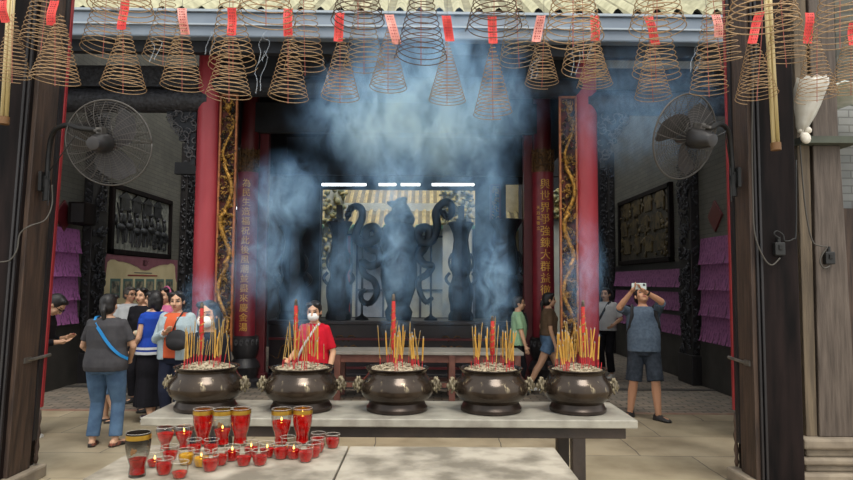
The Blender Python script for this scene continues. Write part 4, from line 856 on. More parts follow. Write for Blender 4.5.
# information board
t = thing('information_board', 'cream information board with mauve scalloped top and six pictures on left wall', 'board', (XL, 13.1, .9)); X = XL+.036
b = MB(); b.span((XL+.036, 11.45, .95), (XL+.075, 14.85, 2.19)); b.build('board_panel', mat('cream_board', 'd6c79e', 'c9b98f', 3, .6), t, bevel=.004)
def yz(u, v): return 11.45+u*3.4, 2.19-v*1.3
sc = [(0, 0), (1, 0), (1, .9), (.975, .7), (.96, .25), (.93, .16), (.88, .14), (.84, .2), (.78, .2), (.70, .24), (.65, .30), (.6, .34), (.56, .42), (.5, .45), (.44, .42), (.40, .34), (.35, .30), (.3, .24), (.22, .2), (.16, .2), (.12, .14), (.07, .16), (.04, .25), (.025, .7), (0, .9)]
b = MB(); b.prism([yz(u_, v_*.46) for u_, v_ in sc], XL+.075, XL+.079, 'YZ'); b.build('mauve_scallop', mat('mauve_print', '7c4a55', '8b5963', 5, .6), t)
for k in range(6):
    b = MB(); bb = MB()
    y0, z1 = yz(.08+k*.147, .34); y1, z0 = yz(.08+k*.147+.115, .62); y0, z1, y1, z0 = y0, z1, y1, z0; b.span((XL+.075, y0, z0), (XL+.079, y1, z1)); bb.span((XL+.079, y0+.05, z0+.09), (XL+.081, y1-.05, z1-.05))
    q_ = b.build('teal_picture_mount', mat('teal_mount', '56726c', rough=.6), t); bb.build('printed_photograph', mat('faded_photo_print', '9c937c', '3f4440', 9, .6, lo=.4, hi=.6), q_)
b = MB(); y0, z0 = yz(.28, .298); y1, z1 = yz(.68, .278); b.span((XL+.075, y0, z0), (XL+.078, y1, z1)); b.build('red_text_line', m_red, t)
b = MB(); y0, z0 = yz(.36, .252); y1, z1 = yz(.6, .240); b.span((XL+.075, y0, z0), (XL+.078, y1, z1)); b.build('grey_text_line', m_fardk, t)
me = text_mesh('簡介', .13, .002)
for v in me.vertices: v.co = V((.083, v.co.x, v.co.y+1.165))
me.materials.append(mat('white_print', 'd8cfc0', rough=.6)); o = link('title_characters', me, t); o.location = (0, .05, 0)
# pilasters with carving
def pil(X, s, Y0, Y1, lab, seed):
    t = thing('carved_pilaster', lab, 'pilaster', (X, (Y0+Y1)/2, 0)); b = MB(); b.span((X, Y0, 0), (X+s*.16, Y1, 5.0)); b.span((X, Y0-.05, 0), (X+s*.2, Y1+.05, .5)); b.build('pilaster_shaft', m_blackw, t, bevel=.01)
    b = MB(); rr = random.Random(seed)
    for k in range(170):
        z = rr.uniform(.5, 4.6); y = rr.uniform(Y0+.05, Y1-.05); a = rr.random()*6; r_ = rr.uniform(.03, .07)
        b.tube([(X+s*(.165+.006*q), y+r_*cos(a+q*.8), z+r_*sin(a+q*.8)) for q in range(6)], [.02-.002*q for q in range(6)], 5)
        if k % 2: b.tube([(X+s*rr.uniform(.02, .14), Y0-.005, z), (X+s*rr.uniform(.02, .14), Y0-.01, z+.06)], .018, 5)
    b.build('scroll_carving', m_carve, t, smooth=True)
pil(XL, 1, 10.85, 11.35, 'black carved pilaster on left wall beside purple papers', 1); pil(XL, 1, 15.1, 15.8, 'black carved pilaster at far end of left wall by the red column', 2)
pil(XR, -1, 10.98, 11.5, 'black carved pilaster between the purple papers on right wall', 3); pil(XR, -1, 15.9, 16.6, 'black carved pilaster at far end of right wall', 4)
# loudspeaker & diamond sign
t = thing('wall_speaker', 'small black box speaker on left wall above the purple papers', 'speaker', (XL+.2, 10.55, 2.95)); c = at(82, 212, 10.5)
t.location = (XL+.2, 10.45, atx(78, 213, XL+.2).z); b = MB(); b.box((0, 0, 0), (.28, .36, .36)); b.build('speaker_cabinet', m_black, t, world=False, bevel=.012); b = MB(); b.box((0.02, -.183, 0), (.2, .01, .3)); b.build('grille', m_blackw, t, world=False); b = MB(); b.box((-.165, .0, 0), (.06, .1, .1)); b.build('mount', m_iron, t, world=False)
for X, s, px, py, lab in ((XL, 1, 63, 216, 'dark red diamond plaque high on left wall above purple papers'), (XR, -1, 716, 216, 'dark red diamond plaque high on right wall above purple papers')):
    c = atx(px, py, X); b = MB(); b.prism([(c.y-.26, c.z), (c.y, c.z-.26), (c.y+.26, c.z), (c.y, c.z+.26)], X, X+s*.03, 'YZ'); tag(b.build('diamond_plaque', m_dred, bevel=.005), lab, 'plaque')
# purple prayer papers
m_pap = mat('purple_prayer_paper', '865079', '66395e', 26, .85, stretch=(1, 1, .6), lo=.5, hi=.62); m_papd = mat('dark_paper_print', '5d2a58', rough=.8); m_papl = mat('lit_purple_prayer_paper', 'a4609c', '824a7c', 26, .85, stretch=(1, 1, .6), lo=.5, hi=.62)  # paler copy carries the left wall's stronger light in its colour
def papers(X, s, Y0, Y1, z0, z1, n, side, m, where):
    hrow = (z1-z0)/n
    for k in range(n):
        zt = z1-k*hrow; zb = zt-hrow*1.04; t = thing('prayer_paper_row', f'fringed purple prayer papers pinned on {side} wall {where}, {["topmost", "second", "third", "lowest"][k if k < n-1 else 3]} row', 'paper', (X, (Y0+Y1)/2, zb), f'purple prayer paper rows on {side} wall {where}')
        b = MB(); w_ = .085; y = Y0; rr = random.Random(int(Y0*10)+k); vs = []; off = .012
        cnt = int((Y1-Y0)/w_); w_ = (Y1-Y0)/cnt
        for j in range(cnt):
            ya = Y0+j*w_; yb_ = ya+w_; dz = 0; cur = rr.uniform(.015, .03); base = len(b.v); rows = []
            for (v, o_, sp_) in ((0, .02, 1), (.35, .035, 1), (.58, .045, 1), (.60, .048, .84), (.8, .05+cur*.6, .78), (.92, .05+cur*1.1, .72), (1, .05+cur*1.7, .55)):
                z = zt+(zb-zt)*v+(dz*v); mid = (ya+yb_)/2; hw = w_/2*sp_; rows.append([(X+s*(o_+.01*max(0, v-.6)*sin(j*2.2)), mid-hw, z), (X+s*(o_+.02*max(0, v-.6)), mid+hw, z)])
            vs = [p for r_ in rows for p in r_]; b.add(vs, [(2*i, 2*i+1, 2*i+3, 2*i+2) for i in range(len(rows)-1)])
        o = b.build('fringed_papers', m, t); sm = o.modifiers.new('s', 'SOLIDIFY'); sm.thickness = .004
papers(XL, 1, 9.5, 10.75, 1.02, 2.56, 4, 'left', 'beside the pilaster', m_papl) if False else papers(XL, 1, 9.5, 10.72, 1.02, 2.56, 4, 'left', m_papl, 'beside the carved pilaster')
papers(XR, -1, 9.6, 10.90, .78, 2.48, 4, 'right', m_pap, 'nearest the portal post')
papers(XR, -1, 11.6, 15.8, .80, 2.10, 3, 'right', m_pap, 'under the dark relief')
b = MB(); b.span((XR-.03, 11.55, .72), (XR, 15.85, 2.13)); tag(b.build('paper_board', m_blackw), 'dark backing board behind purple papers under the right relief', 'board')
# ================================================================== people
def skinmat():
    m = bpy.data.materials.new('skin'); m.use_nodes = True; nt = m.node_tree; b = nt.nodes['Principled BSDF']; a = nt.nodes.new('ShaderNodeVertexColor'); a.layer_name = 'tone'
    nt.links.new(a.outputs[0], b.inputs['Base Color']); b.inputs['Roughness'].default_value = .55; b.inputs['Subsurface Weight'].default_value = .0; return m
m_skin = skinmat()
def cloth(name, c, c2=None, sc=9, stretch=None): return mat('cloth_'+name, c, c2 or c, sc, .9, bump=.25, bscale=14, spec=.2, stretch=stretch)
m_hair = mat('black_hair', '0e0c0d', '1c1819', 30, .5, stretch=(1, 1, .2)); m_hairg = mat('grey_hair', '55504c', '2e2b2a', 30, .6)
m_mask = mat('white_face_mask', 'd9dbdc', 'e6e7e7', 8, .8); m_specs = mat('dark_spectacle_frame', '15130f', rough=.4); m_sole = mat('white_shoe_sole', 'c9c6c0', rough=.7)
TOR = [(.79, .150, .105, 0), (.85, .165, .118, -.008), (.90, .168, .118, -.008), (.97, .152, .106, 0), (1.04, .138, .098, .004), (1.13, .146, .106, .004), (1.21, .156, .112, .004), (1.28, .158, .102, -.004), (1.33, .128, .078, -.008), (1.36, .075, .06, -.006), (1.38, .052, .055, -.002)]
TORM = [(.79, .152, .108, 0), (.85, .162, .118, -.005), (.90, .162, .118, 0), (.97, .158, .118, .008), (1.04, .158, .122, .012), (1.13, .165, .122, .012), (1.21, .175, .12, .006), (1.28, .178, .108, -.002), (1.33, .14, .08, -.006), (1.36, .08, .065, -.004), (1.38, .058, .06, 0)]
def ik(a, c, l1, l2, pole):
    d = c-a; L = min(d.length, (l1+l2)*.999); dn = d.normalized(); x = (l1*l1-l2*l2+L*L)/(2*L); h = sqrt(max(0, l1*l1-x*x)); p = pole-dn*pole.dot(dn); p = p.normalized() if p.length > 1e-5 else V((0, 1, 0))
    return a+dn*x+p*h, a+dn*L
def person(label, px, yfoot, rot, H, sex='f', lean=0, hp=0, hy=0, hands=None, feet=None, shirt=None, bottom=None, shoes=None, hair=('short', None), mask=False, specs=False, wide=1.0, tone='c79c7f', vox=.0075, Y=None, twist=0, handpole=None, bust=True, belly=0, group=None):
    k = H/1.6; g = atz(px, yfoot, 0)
    if Y: p = at(px, 300, Y); g = V((p.x, Y, 0))
    t = thing('person', label, 'person', g, group, rot)
    tor = TORM if sex == 'm' else TOR; W = wide
    pel = V((0, 0, .90)); UR = M.Rotation(twist, 3, 'Z') @ M.Rotation(-lean, 3, 'X')
    def U(p): return pel + UR @ (V(p)-pel)
    def ringat(z, rx, ry, yo, n=24, sq=2.4):
        pts = []
        for j in range(n):
            a = 2*pi*j/n; ca, sa = cos(a), sin(a); e = 2/sq
            p = V((rx*W*abs(ca)**e*(1 if ca > 0 else -1), yo+ry*W*abs(sa)**e*(1 if sa > 0 else -1), z))
            w_ = min(1, max(0, (z-.88)/.12)); pts.append(p.lerp(U(p), w_))
        return pts
    shw = (.168 if sex == 'm' else .152)*W
    sh = [U((s*shw, -.005, 1.30)) for s in (1, -1)]
    neck = U((0, -.005, 1.355)); HR = UR @ M.Rotation(hy, 3, 'Z') @ M.Rotation(hp, 3, 'X')
    hc = U((0, .0, 1.42)) + HR @ V((0, .015, .075))
    hands = hands or [(.24, .06, .82), (-.24, .06, .82)]; feet = feet or [(.09, 0, .075, 0), (-.09, 0, .075, 0)]
    el = []; wr = []
    for i, s in enumerate((1, -1)):
        pole = V(handpole[i]) if handpole else V((s*.5, -1, -.2)); e, w_ = ik(sh[i], V(hands[i]), .27, .245, pole); el.append(e); wr.append(w_)
    hip = [V((s*.088*W, 0, .83)) for s in (1, -1)]; kn = []; an = []
    for i in range(2):
        f = V(feet[i][:3]); e, w_ = ik(hip[i], f, .385, .385, V((0, 1, 0))); kn.append(e); an.append(w_)
    # ---- body
    b = MB(); b.loft([ringat(z, rx*.93, ry*.93, yo) for z, rx, ry, yo in tor])
    b.rc(U((0, -.005, 1.33)), hc+HR @ V((0, -.015, -.06)), .055 if sex == 'm' else .048, .05 if sex == 'm' else .044)
    if sex == 'f' and bust:
        for s in (1, -1): b.ell(U((s*.065, .085, 1.19)), (.058, .05, .055))
    if belly: b.ell(U((0, .05, 1.02)), (.145*W, .10+belly, .13))
    for i in range(2):
        b.rc(sh[i], el[i], .05 if sex == 'm' else .042, .039 if sex == 'm' else .034); b.rc(el[i], el[i].lerp(wr[i], .35), .038 if sex == 'm' else .033, .038 if sex == 'm' else .033); b.rc(el[i].lerp(wr[i], .35), wr[i], .038 if sex == 'm' else .033, .025)
        b.rc(hip[i], kn[i], .088*W, .056); c_ = kn[i].lerp(an[i], .3)+V((0, -.012, 0)); b.rc(kn[i], c_, .054, .056); b.rc(c_, an[i], .056, .036)
        fy = feet[i][3]; fd = V((-sin(fy), cos(fy), 0)); a = an[i]; b.rc(a-fd*.035+V((0, 0, -.035)), a+fd*.13+V((0, 0, -.052)), .034, .026)
        # hand: palm, four fingers, thumb
        d = (wr[i]-el[i]).normalized(); s = (1, -1)[i]; side = V((0, 1, 0))-d*d.y
        side = (side.normalized() if side.length > .3 else V((s, 0, 0)))    # towards thumb
        nrm = d.cross(side); curl = (nrm*-s)
        b.rc(wr[i], wr[i]+d*.05, .024, .026); b.ell(wr[i]+d*.055, (.03, .03, .03))
        for q, (o_, l_) in enumerate(((.027, .068), (.009, .077), (-.010, .071), (-.028, .055))):
            r0 = wr[i]+d*.075+side*o_; r1 = r0+d*l_*.5+curl*.008+side*o_*.15; r2 = r1+(d*.75+curl*.6).normalized()*l_*.5; b.rc(r0, r1, .0092, .0085, 8); b.rc(r1, r2, .0085, .0075, 8)
        th = wr[i]+d*.025+side*.024; t1 = th+(d*.6+side*.7+curl*.2).normalized()*.035; t2 = t1+(d*.9+side*.3+curl*.3).normalized()*.028; b.rc(th, t1, .0125, .0105, 8); b.rc(t1, t2, .0105, .0085, 8)
    # head
    st = len(b.v); b.ell((0, -.005, .02), (.074, .093, .092), 18); b.ell((0, .022, -.045), (.060, .068, .066), 16); b.ell((0, .052, -.088), (.028, .026, .022), 10)
    b.rc((0, .086, .012), (0, .104, -.026), .010, .014, 8); b.ell((0, .086, -.058), (.024, .012, .012), 8); b.ell((0, .078, .034), (.05, .014, .012), 8)
    for s in (1, -1): b.ell((s*.077, -.008, -.008), (.010, .020, .032), 8); b.ell((s*.042, .055, -.03), (.026, .026, .026), 8); b.ell((s*.013, .094, -.032), (.009, .009, .008), 6)
    HT = M.Translation(hc) @ HR.to_4x4(); b.xf(HT, st); b.xf(M.Scale(k, 4))
    me = remesh(b, vox, 3, .5, 'body'); ca = me.color_attributes.new('tone', 'FLOAT_COLOR', 'POINT'); base = V(lin(tone)[:3]); inv = HT.inverted()
    lip = V(lin('9c5a50')[:3]); dk = V(lin('1a1210')[:3]); dat = []
    for v in me.vertices:
        p = inv @ (v.co/k); c = base.copy()
        if p.z > -.13 and abs(p.x) < .1 and p.y > .045 and p.z < .1:
            ax = abs(p.x)
            e = ((ax-.031)/.017)**2+((p.z-.008)/.0085)**2
            if e < 1: c = dk
            elif ((ax-.032)/.021)**2+((p.z-.033)/.006)**2 < 1: c = base*.25
            elif (p.x/.024)**2+((p.z+.058)/.010)**2 < 1: c = lip
            elif ax < .03 and -.048 < p.z < -.036: c = base*.72
            elif ((ax-.031)/.026)**2+((p.z-.008)/.02)**2 < 1: c = base*.8
        if p.length < .2 and abs(p.x) > .06: c = c*.9
        dat += [c.x, c.y, c.z, 1]
    ca.data.foreach_set('color', dat); me.materials.append(m_skin); link('body', me, t)
    # ---- hair
    hs, hm = hair; hm = hm or m_hair; b = MB()
    b.ell((0, -.022, .030), (.086, .098, .098), 18)
    if hs == 'short': b.ell((0, -.045, -.01), (.079, .07, .075), 14); b.ell((.01, .03, .098), (.06, .055, .028), 10)
    if hs in ('bob', 'long', 'pony', 'bun'):
        b.ell((0, -.04, -.02), (.084, .075, .085), 14)
        for s in (1, -1): b.ell((s*.045, .035, .088), (.045, .045, .03), 10)
    if hs == 'bob':
        for s in (1, -1): b.rc((s*.07, -.01, .02), (s*.07, -.015, -.075), .028, .026)
        b.rc((0, -.07, .0), (0, -.07, -.09), .06, .05)
    if hs == 'long':
        for x in (-.06, -.03, 0, .03, .06): b.rc((x, -.07, 0), (x*1.15, -.085, -.20-.03*cos(x*40)), .036, .028)
        for s in (1, -1): b.rc((s*.075, -.015, .03), (s*.075, -.03, -.12), .024, .026)
    if hs == 'pony': b.rc((0, -.10, -.01), (0, -.125, -.06), .03, .03); b.rc((0, -.125, -.06), (.01, -.11, -.22), .032, .014)
    if hs == 'bun': b.ell((0, -.12, -.01), (.05, .04, .05), 10)
    b.xf(HT); b.xf(M.Scale(k, 4)); hme = remesh(b, .009, 2, .5, 'hair'); hme.materials.append(hm); link('hair', hme, t)
    if mask:
        b = MB(); b.ell((0, .045, -.045), (.066, .072, .055), 16); b.xf(HT); b.xf(M.Scale(k, 4)); mm = remesh(b, .008, 2, .5, 'face_mask'); mm.materials.append(m_mask); link('face_mask', mm, t)
    if specs:
        b = MB()
        for s in (1, -1):
            b.tube([(s*.034+.024*cos(q*pi/6), .104-.01*abs(cos(q*pi/6)), .006+.019*sin(q*pi/6)) for q in range(13)], .0032, 5); b.tube([(s*.058, .094, .012), (s*.078, .05, .012), (s*.082, -.01, .008)], .003, 5)
        b.tube([(-.01, .106, .008), (.01, .106, .008)], .003, 5); b.xf(HT); b.xf(M.Scale(k, 4)); b.build('spectacles', m_specs, t, world=False)
    # ---- shirt
    def sleeve(b, i, frac, r0, r1):
        a, e, w_ = sh[i], el[i], wr[i]; inn = U((0, 0, 1.25)); path = [a.lerp(inn, .45), a]
        if frac <= 1: path += [a.lerp(e, frac*.5), a.lerp(e, frac)]; rr_ = [r0*1.0, r0*1.05, (r0+r1)/2, r1]
        else: path += [a.lerp(e, .5), e, e.lerp(w_, (frac-1)*.5), e.lerp(w_, frac-1)]; rr_ = [r0, r0*1.05, r0*.95, r1*1.0, r1*.92, r1*.85]
        b.tube(path, rr_, 14); b.ell(a, r0*1.02)
    if shirt:
        m, hem, frac = shirt[:3]; off = shirt[3] if len(shirt) > 3 else .016; b = MB(); zz = [hem]+[z for z, *_ in tor if z > hem+.02 and z < 1.37]
        def at_(z):
            for (z0, a0, b0, c0), (z1, a1, b1, c1) in zip(tor, tor[1:]):
                if z0 <= z <= z1: u = (z-z0)/(z1-z0); return a0+(a1-a0)*u, b0+(b1-b0)*u, c0+(c1-c0)*u
            return tor[0][1:] if z < tor[0][0] else tor[-1][1:]
        rings = []
        for z in zz:
            rx, ry, yo = at_(z); fl = .012*max(0, 1-(z-hem)/.2); loose = .012 if .95 < z < 1.15 else 0; rings.append(ringat(z, rx+off+fl+loose, ry+off+fl+loose, yo))
        b.loft(rings)
        if sex == 'f' and bust:
            for s in (1, -1): b.ell(U((s*.065, .088, 1.19)), (.068, .058, .065))
        if belly: b.ell(U((0, .055, 1.02)), (.158*W, .115+belly, .14))
        for i in range(2):
            if frac > 0: sleeve(b, i, frac, (.057 if sex == 'm' else .050), (.060 if sex == 'm' else .051) if frac <= 1 else .046)
        b.xf(M.Scale(k, 4)); sm = remesh(b, .0085, 2, .5, 'shirt'); 
        ms = m if isinstance(m, (list, tuple)) else [m]
        for q in ms: sm.materials.append(q)
        link(shirt[4] if len(shirt) > 4 else 'shirt', sm, t)
    if bottom:
        kind, m, a_, r_ = bottom; b = MB(); ztop = (shirt[1]+.06) if shirt else .98
        if kind == 'skirt':
            rings = []
            for q in range(9):
                u = q/8; z = ztop+(a_-ztop)*u; hw = .165+.02*sin(pi*min(1, u*2))+r_*u
                cx_ = V(((an[0].x+an[1].x)/2, (an[0].y+an[1].y)/2, 0))*u*.6; rings.append([V((cx_.x+(hw*W)*cos(j*pi/16)*(1+.05*u*sin(j*2.4)), cx_.y+(hw*.8*W)*sin(j*pi/16)*(1+.06*u*sin(j*1.9+1)), z)) for j in range(32)])
            b.loft(rings)
        else:
            b.loft([ringat(z, rx+.012, ry+.012, yo) for z, rx, ry, yo in ([(.77, .13, .10, 0)]+[q for q in tor if q[0] < ztop])+[(ztop, tor[3][1], tor[3][2], 0)]])
            for i in range(2):
                h_, k_, a2 = hip[i], kn[i], an[i]
                if a_ <= 1: b.tube([h_+V((0, 0, .03)), h_.lerp(k_, a_*.5), h_.lerp(k_, a_)], [.1*W, .096*W, r_*1.0], 18)
                else: b.tube([h_+V((0, 0, .03)), h_.lerp(k_, .5), k_, k_.lerp(a2, .4), k_.lerp(a2, a_-1)], [.1*W, .088*W, .072, .068, r_], 18)
                b.ell(h_, .098*W)
        b.xf(M.Scale(k, 4)); sm = remesh(b, .0085, 2, .5, kind); sm.materials.append(m); link(kind, sm, t)
    if shoes:
        ms, style = shoes
        for i in range(2):
            fy = feet[i][3]; fd = V((-sin(fy), cos(fy), 0)); sd = V((fd.y, -fd.x, 0)); a = an[i]; z0 = a.z-.075
            b = MB(); rings = []
            for u, wd, ht in ((-.07, .022, .05), (-.05, .036, .075), (0, .038, .08), (.06, .043, .06), (.11, .046, .045), (.155, .038, .036), (.175, .02, .026)):
                c_ = V((a.x, a.y, z0))+fd*u; ht = ht*(.75 if style == 'sandal' else 1); rings.append([c_-sd*wd+V((0, 0, .012)), c_-sd*wd*.92+V((0, 0, ht*.6)), c_-sd*wd*.5+V((0, 0, ht)), c_+sd*wd*.5+V((0, 0, ht)), c_+sd*wd*.92+V((0, 0, ht*.6)), c_+sd*wd+V((0, 0, .012))])
            b.loft(rings); b.xf(M.Scale(k, 4)); o = b.build('shoe' if style != 'sandal' else 'sandal', ms, t, world=False, smooth=R(60))
            b = MB(); b.loft([[V((a.x, a.y, z0+zz))+fd*u+sd*w2 for u, w2 in ((-.075, 0), (-.06, .034), (0, .036), (.07, .045), (.12, .049), (.165, .036), (.182, 0), (.165, -.036), (.12, -.049), (.07, -.045), (0, -.036), (-.06, -.034))] for zz in (0, .02)]); b.xf(M.Scale(k, 4)); b.build('sole', m_sole if style == 'white' else m_specs, o, world=False)
    t['k'] = k; del t['k']
    return dict(t=t, k=k, sh=sh, el=el, wr=wr, hc=hc, HR=HR, U=U, g=g, rot=rot, HT=HT, ringat=ringat, hip=hip)
def addpart(P, b, name, m, parent=None, smooth=True):
    b.xf(M.Scale(P['k'], 4)); return b.build(name, m, parent or P['t'], world=False, smooth=R(50) if smooth else False)
def world(P, p): return P['g'] + M.Rotation(P['rot'], 3, 'Z') @ (V(p)*P['k'])
def strap(P, pts, w_, m, name):
    pts = [V(p) for p in pts]; Q = []
    for i in range(len(pts)-1):
        p0 = pts[max(i-1, 0)]; p1 = pts[i]; p2 = pts[i+1]; p3 = pts[min(i+2, len(pts)-1)]
        for k in range(5):
            u = k/5; Q.append(.5*((2*p1)+(p2-p0)*u+(2*p0-5*p1+4*p2-p3)*u*u+(3*p1-p0-3*p2+p3)*u**3))
    Q.append(pts[-1]); rings = []
    for i, p in enumerate(Q):
        t = (Q[min(i+1, len(Q)-1)]-Q[max(i-1, 0)]).normalized(); n = V((p.x*.6, p.y, .0 if p.z < 1.3 else (p.z-1.28)*2)); n = (n-t*n.dot(t)).normalized(); s_ = t.cross(n)
        rings.append([P['U'](p+s_*w_*a_+n*.006*c_) for a_, c_ in ((-1, -1), (1, -1), (1, 1), (-1, 1))])
    b = MB(); b.loft(rings); return addpart(P, b, name, m)
m_charcoal = cloth('charcoal', '4b4a4d', '424145', 12); m_jean = cloth('jean_blue', '56708c', '455b76', 8); m_blue = cloth('royal_blue', '1f46a5', '27409a', 8); m_blacksk = cloth('black', '131318', '1c1b21', 8); m_navy = cloth('navy', '1b2031', '232738', 8)
m_orange2 = cloth('orange', 'd0643f', 'c4583a', 8); m_lightblue = cloth('pale_blue_grey', 'a9b9bf', '98a8b0', 8); m_greysh = cloth('pale_grey_shirt', 'b9bcbf', 'a5a8ac', 8); m_cream = cloth('cream', 'cdc3ab', 'bcb199', 8); m_beige = cloth('beige_trousers', 'a9a08d', '98907f', 8)
m_redp = cloth('red_polo', 'c21a2e', 'a81527', 8); m_mint = cloth('mint_green', '93b592', '82a683', 8); m_brownt = cloth('brown_tee', '63503f', '574536', 8); m_denim = cloth('denim_shorts', '5e7896', '48607c', 14); m_mgrey = cloth('blue_grey_heather', '4b5868', '576576', 30); m_dkshort = cloth('dark_shorts', '262b33', '353c46', 20)
m_pink = cloth('pink', 'c76f93', 'b86085', 8); m_whitet = cloth('white_tee', 'c9cbcd', 'b9bbbe', 8); m_bluest = mat('bright_blue_strap', '1f86c9', rough=.6); m_bag = mat('black_bag_cloth', '18171a', '232226', 10, .8)
m_shoeb = mat('black_shoe', '1a191b', '262527', 10, .6); m_shoew = mat('white_shoe', 'c4c2bd', 'aaa7a2', 10, .7); m_shoep = mat('purple_grey_sneaker', '4a3d4e', '6d566d', 10, .7); m_sandal = mat('brown_orange_sandal', '2b2422', '8a4a34', 26, .7); m_phone = mat('pale_phone', 'b9c4c2', rough=.3)
# 1 woman from behind
P = person('woman seen from behind in charcoal tee and blue jeans with bright blue strap', 103, 446, R(2), 1.56, 'f', hands=[(.17, .2, .90), (-.17, .2, .90)], handpole=[(1, -.8, -.2), (-1, -.8, -.2)], feet=[(.125, 0, .075, -.35), (-.115, .0, .075, .3)], shirt=(m_charcoal, .80, .75, .026), bottom=('trousers', m_jean, 1.93, .068), shoes=(m_sandal, 'sandal'), hair=('pony', None), wide=1.12, vox=.007)
strap(P, [(-.12, .08, 1.36), (-.10, -.05, 1.37), (-.075, -.118, 1.31), (-.01, -.152, 1.23), (.06, -.158, 1.13), (.13, -.147, 1.04), (.19, -.10, .97), (.225, .0, .92)], .015, m_bluest, 'bag_strap')
# 2 leaning man at the left post
P = person('dark-haired man in dark jacket leaning in behind left portal post, looking down', 24, 436, R(-80), 1.62, 'm', lean=R(22), hp=R(-28), hands=[(.10, .33, 1.02), (-.06, .34, 1.05)], feet=[(.09, .05, .075, 0), (-.1, -.05, .075, 0)], shirt=(m_blacksk, .82, 1.85, .02), bottom=('trousers', m_whitet, 1.92, .07), shoes=(m_shoew, 'white'), hair=('short', None), specs=True, vox=.008)
# 3 older man
P = person('older grey-haired man in glasses and pale grey shirt, facing right', 126, 393, R(-128), 1.60, 'm', hy=R(10), hands=[(.22, .12, .86), (-.22, .10, .86)], feet=[(.1, 0, .075, 0), (-.1, .1, .075, 0)], shirt=(m_greysh, .86, .9, .022), bottom=('trousers', m_beige, 1.93, .07), shoes=(m_shoew, 'white'), hair=('short', m_hairg), specs=True, vox=.009, tone='b98c70')
# 4 child hidden
P = person('child in blue shorts mostly hidden behind the woman in jeans', 109, 422, R(100), 1.15, 'm', shirt=(m_pink, .86, .7), bottom=('shorts', m_denim, .9, .09), shoes=(m_shoeb, 'sandal'), hair=('bob', None), vox=.009, feet=[(.09, .08, .075, 0), (-.09, -.12, .075, 0)])
# 5 woman in blue top
P = person('woman in royal blue top and long black skirt standing in profile facing left', 151, 421, R(62), 1.57, 'f', hands=[(.16, .26, .98), (-.20, .16, .86)], feet=[(.09, .10, .075, .1), (-.09, -.1, .075, -.1)], shirt=(m_blue, .84, .35, .03), bottom=('skirt', m_blacksk, .20, .05), shoes=(m_shoep, 'white'), hair=('bob', None), vox=.008, wide=1.06)
b = MB()
for z, z2 in ((.90, .93), (.84, .875)):
    b.loft([P['ringat'](z, .212, .165, -.004), P['ringat'](z2, .208, .161, -.004)], cap=False)
addpart(P, b, 'white_hem_stripe', m_whitet)
# 6, 7 people behind her
P = person('person in black with dark hair standing behind the woman in blue', 139, 402, R(170), 1.60, 'f', shirt=(m_blacksk, .8, 1.8, .02), bottom=('trousers', m_blacksk, 1.93, .07), shoes=(m_shoeb, 'shoe'), hair=('bob', None), vox=.01)
P = person('person in cream shirt partly hidden behind the woman in blue, facing left', 151, 411, R(110), 1.57, 'f', hands=[(.14, .3, 1.02), (-.2, .2, .95)], shirt=(m_cream, .8, 1.8, .03), bottom=('trousers', m_navy, 1.93, .07), shoes=(m_shoeb, 'shoe'), hair=('bob', None), vox=.01)
# 8 woman in orange
P = person('woman in orange tee and pale blue cardigan holding a black bag, looking at camera', 174, 429, R(168), 1.58, 'f', hy=R(14), hp=R(-3), hands=[(.02, .20, 1.14), (-.25, .10, .84)], handpole=[(1, -.3, -1), (-1, -1, -.2)], feet=[(.09, 0, .075, 0), (-.09, 0, .075, 0)], shirt=(m_orange2, .84, .4, .022), bottom=('trousers', m_navy, 1.93, .075), shoes=(m_shoeb, 'shoe'), hair=('bun', None), wide=1.08, vox=.007)
b = MB()
for i, s in enumerate((1, -1)):
    a, e, w_ = P['sh'][i], P['el'][i], P['wr'][i]; b.tube([a.lerp(P['U']((0, 0, 1.27)), .35), a, a.lerp(e, .5), e, e.lerp(w_, .8)], [.066, .066, .06, .055, .044], 14); b.ell(a, .068); b.ell(e, .056)
    b.loft([[V((s*x, y, z)) for x, y in ((.075, .155), (.15, .142), (.205, .08), (.215, .0), (.205, -.08), (.12, -.15), (.0, -.165), (.0, -.135), (.12, -.12), (.17, -.05), (.17, .06), (.12, .115), (.075, .135))] for z in (.82, .95, 1.1, 1.22)]+[[V((s*x*.82, y*.75, 1.32)) for x, y in ((.075, .155), (.15, .142), (.205, .08), (.215, .0), (.205, -.08), (.12, -.15), (.0, -.165), (.0, -.135), (.12, -.12), (.17, -.05), (.17, .06), (.12, .115), (.075, .135))]])
b.xf(M.Scale(P['k'], 4)); me = remesh(b, .009, 2, .5, 'cardigan'); me.materials.append(m_lightblue); link('cardigan', me, P['t'])
bt = thing('shoulder_bag', 'black cloth shoulder bag held by the woman in orange', 'bag', world(P, (-.15, .22, 1.06)), None, P['rot'])
b = MB(); b.ell((0, 0, 0), (.15, .06, .12), 16); b.ell((0, .02, -.04), (.13, .06, .08), 14); me = remesh(b, .012, 3, .5, 'bag_body'); me.materials.append(m_bag); link('bag_body', me, bt)
b = MB(); b.tube([(.10, -.03, .05), (.07, -.08, .2), (.03, -.16, .325), (.0, -.25, .34)], .014, 8, flat=.4); b.build('strap', m_bag, bt, world=False, smooth=True)
# 9 pink
P = person('woman in pink top with pink headband, half hidden behind the woman in orange', 164, 399, R(150), 1.60, 'f', shirt=(m_pink, .82, .8), bottom=('trousers', m_navy, 1.93, .07), shoes=(m_shoeb, 'shoe'), hair=('bob', None), vox=.01)
b = MB(); b.tube([V(P['HT'] @ V((.088*cos(pi*u/10), .0, .04+.095*sin(pi*u/10)))) for u in range(11)], .012, 8); addpart(P, b, 'pink_headband', m_pink)
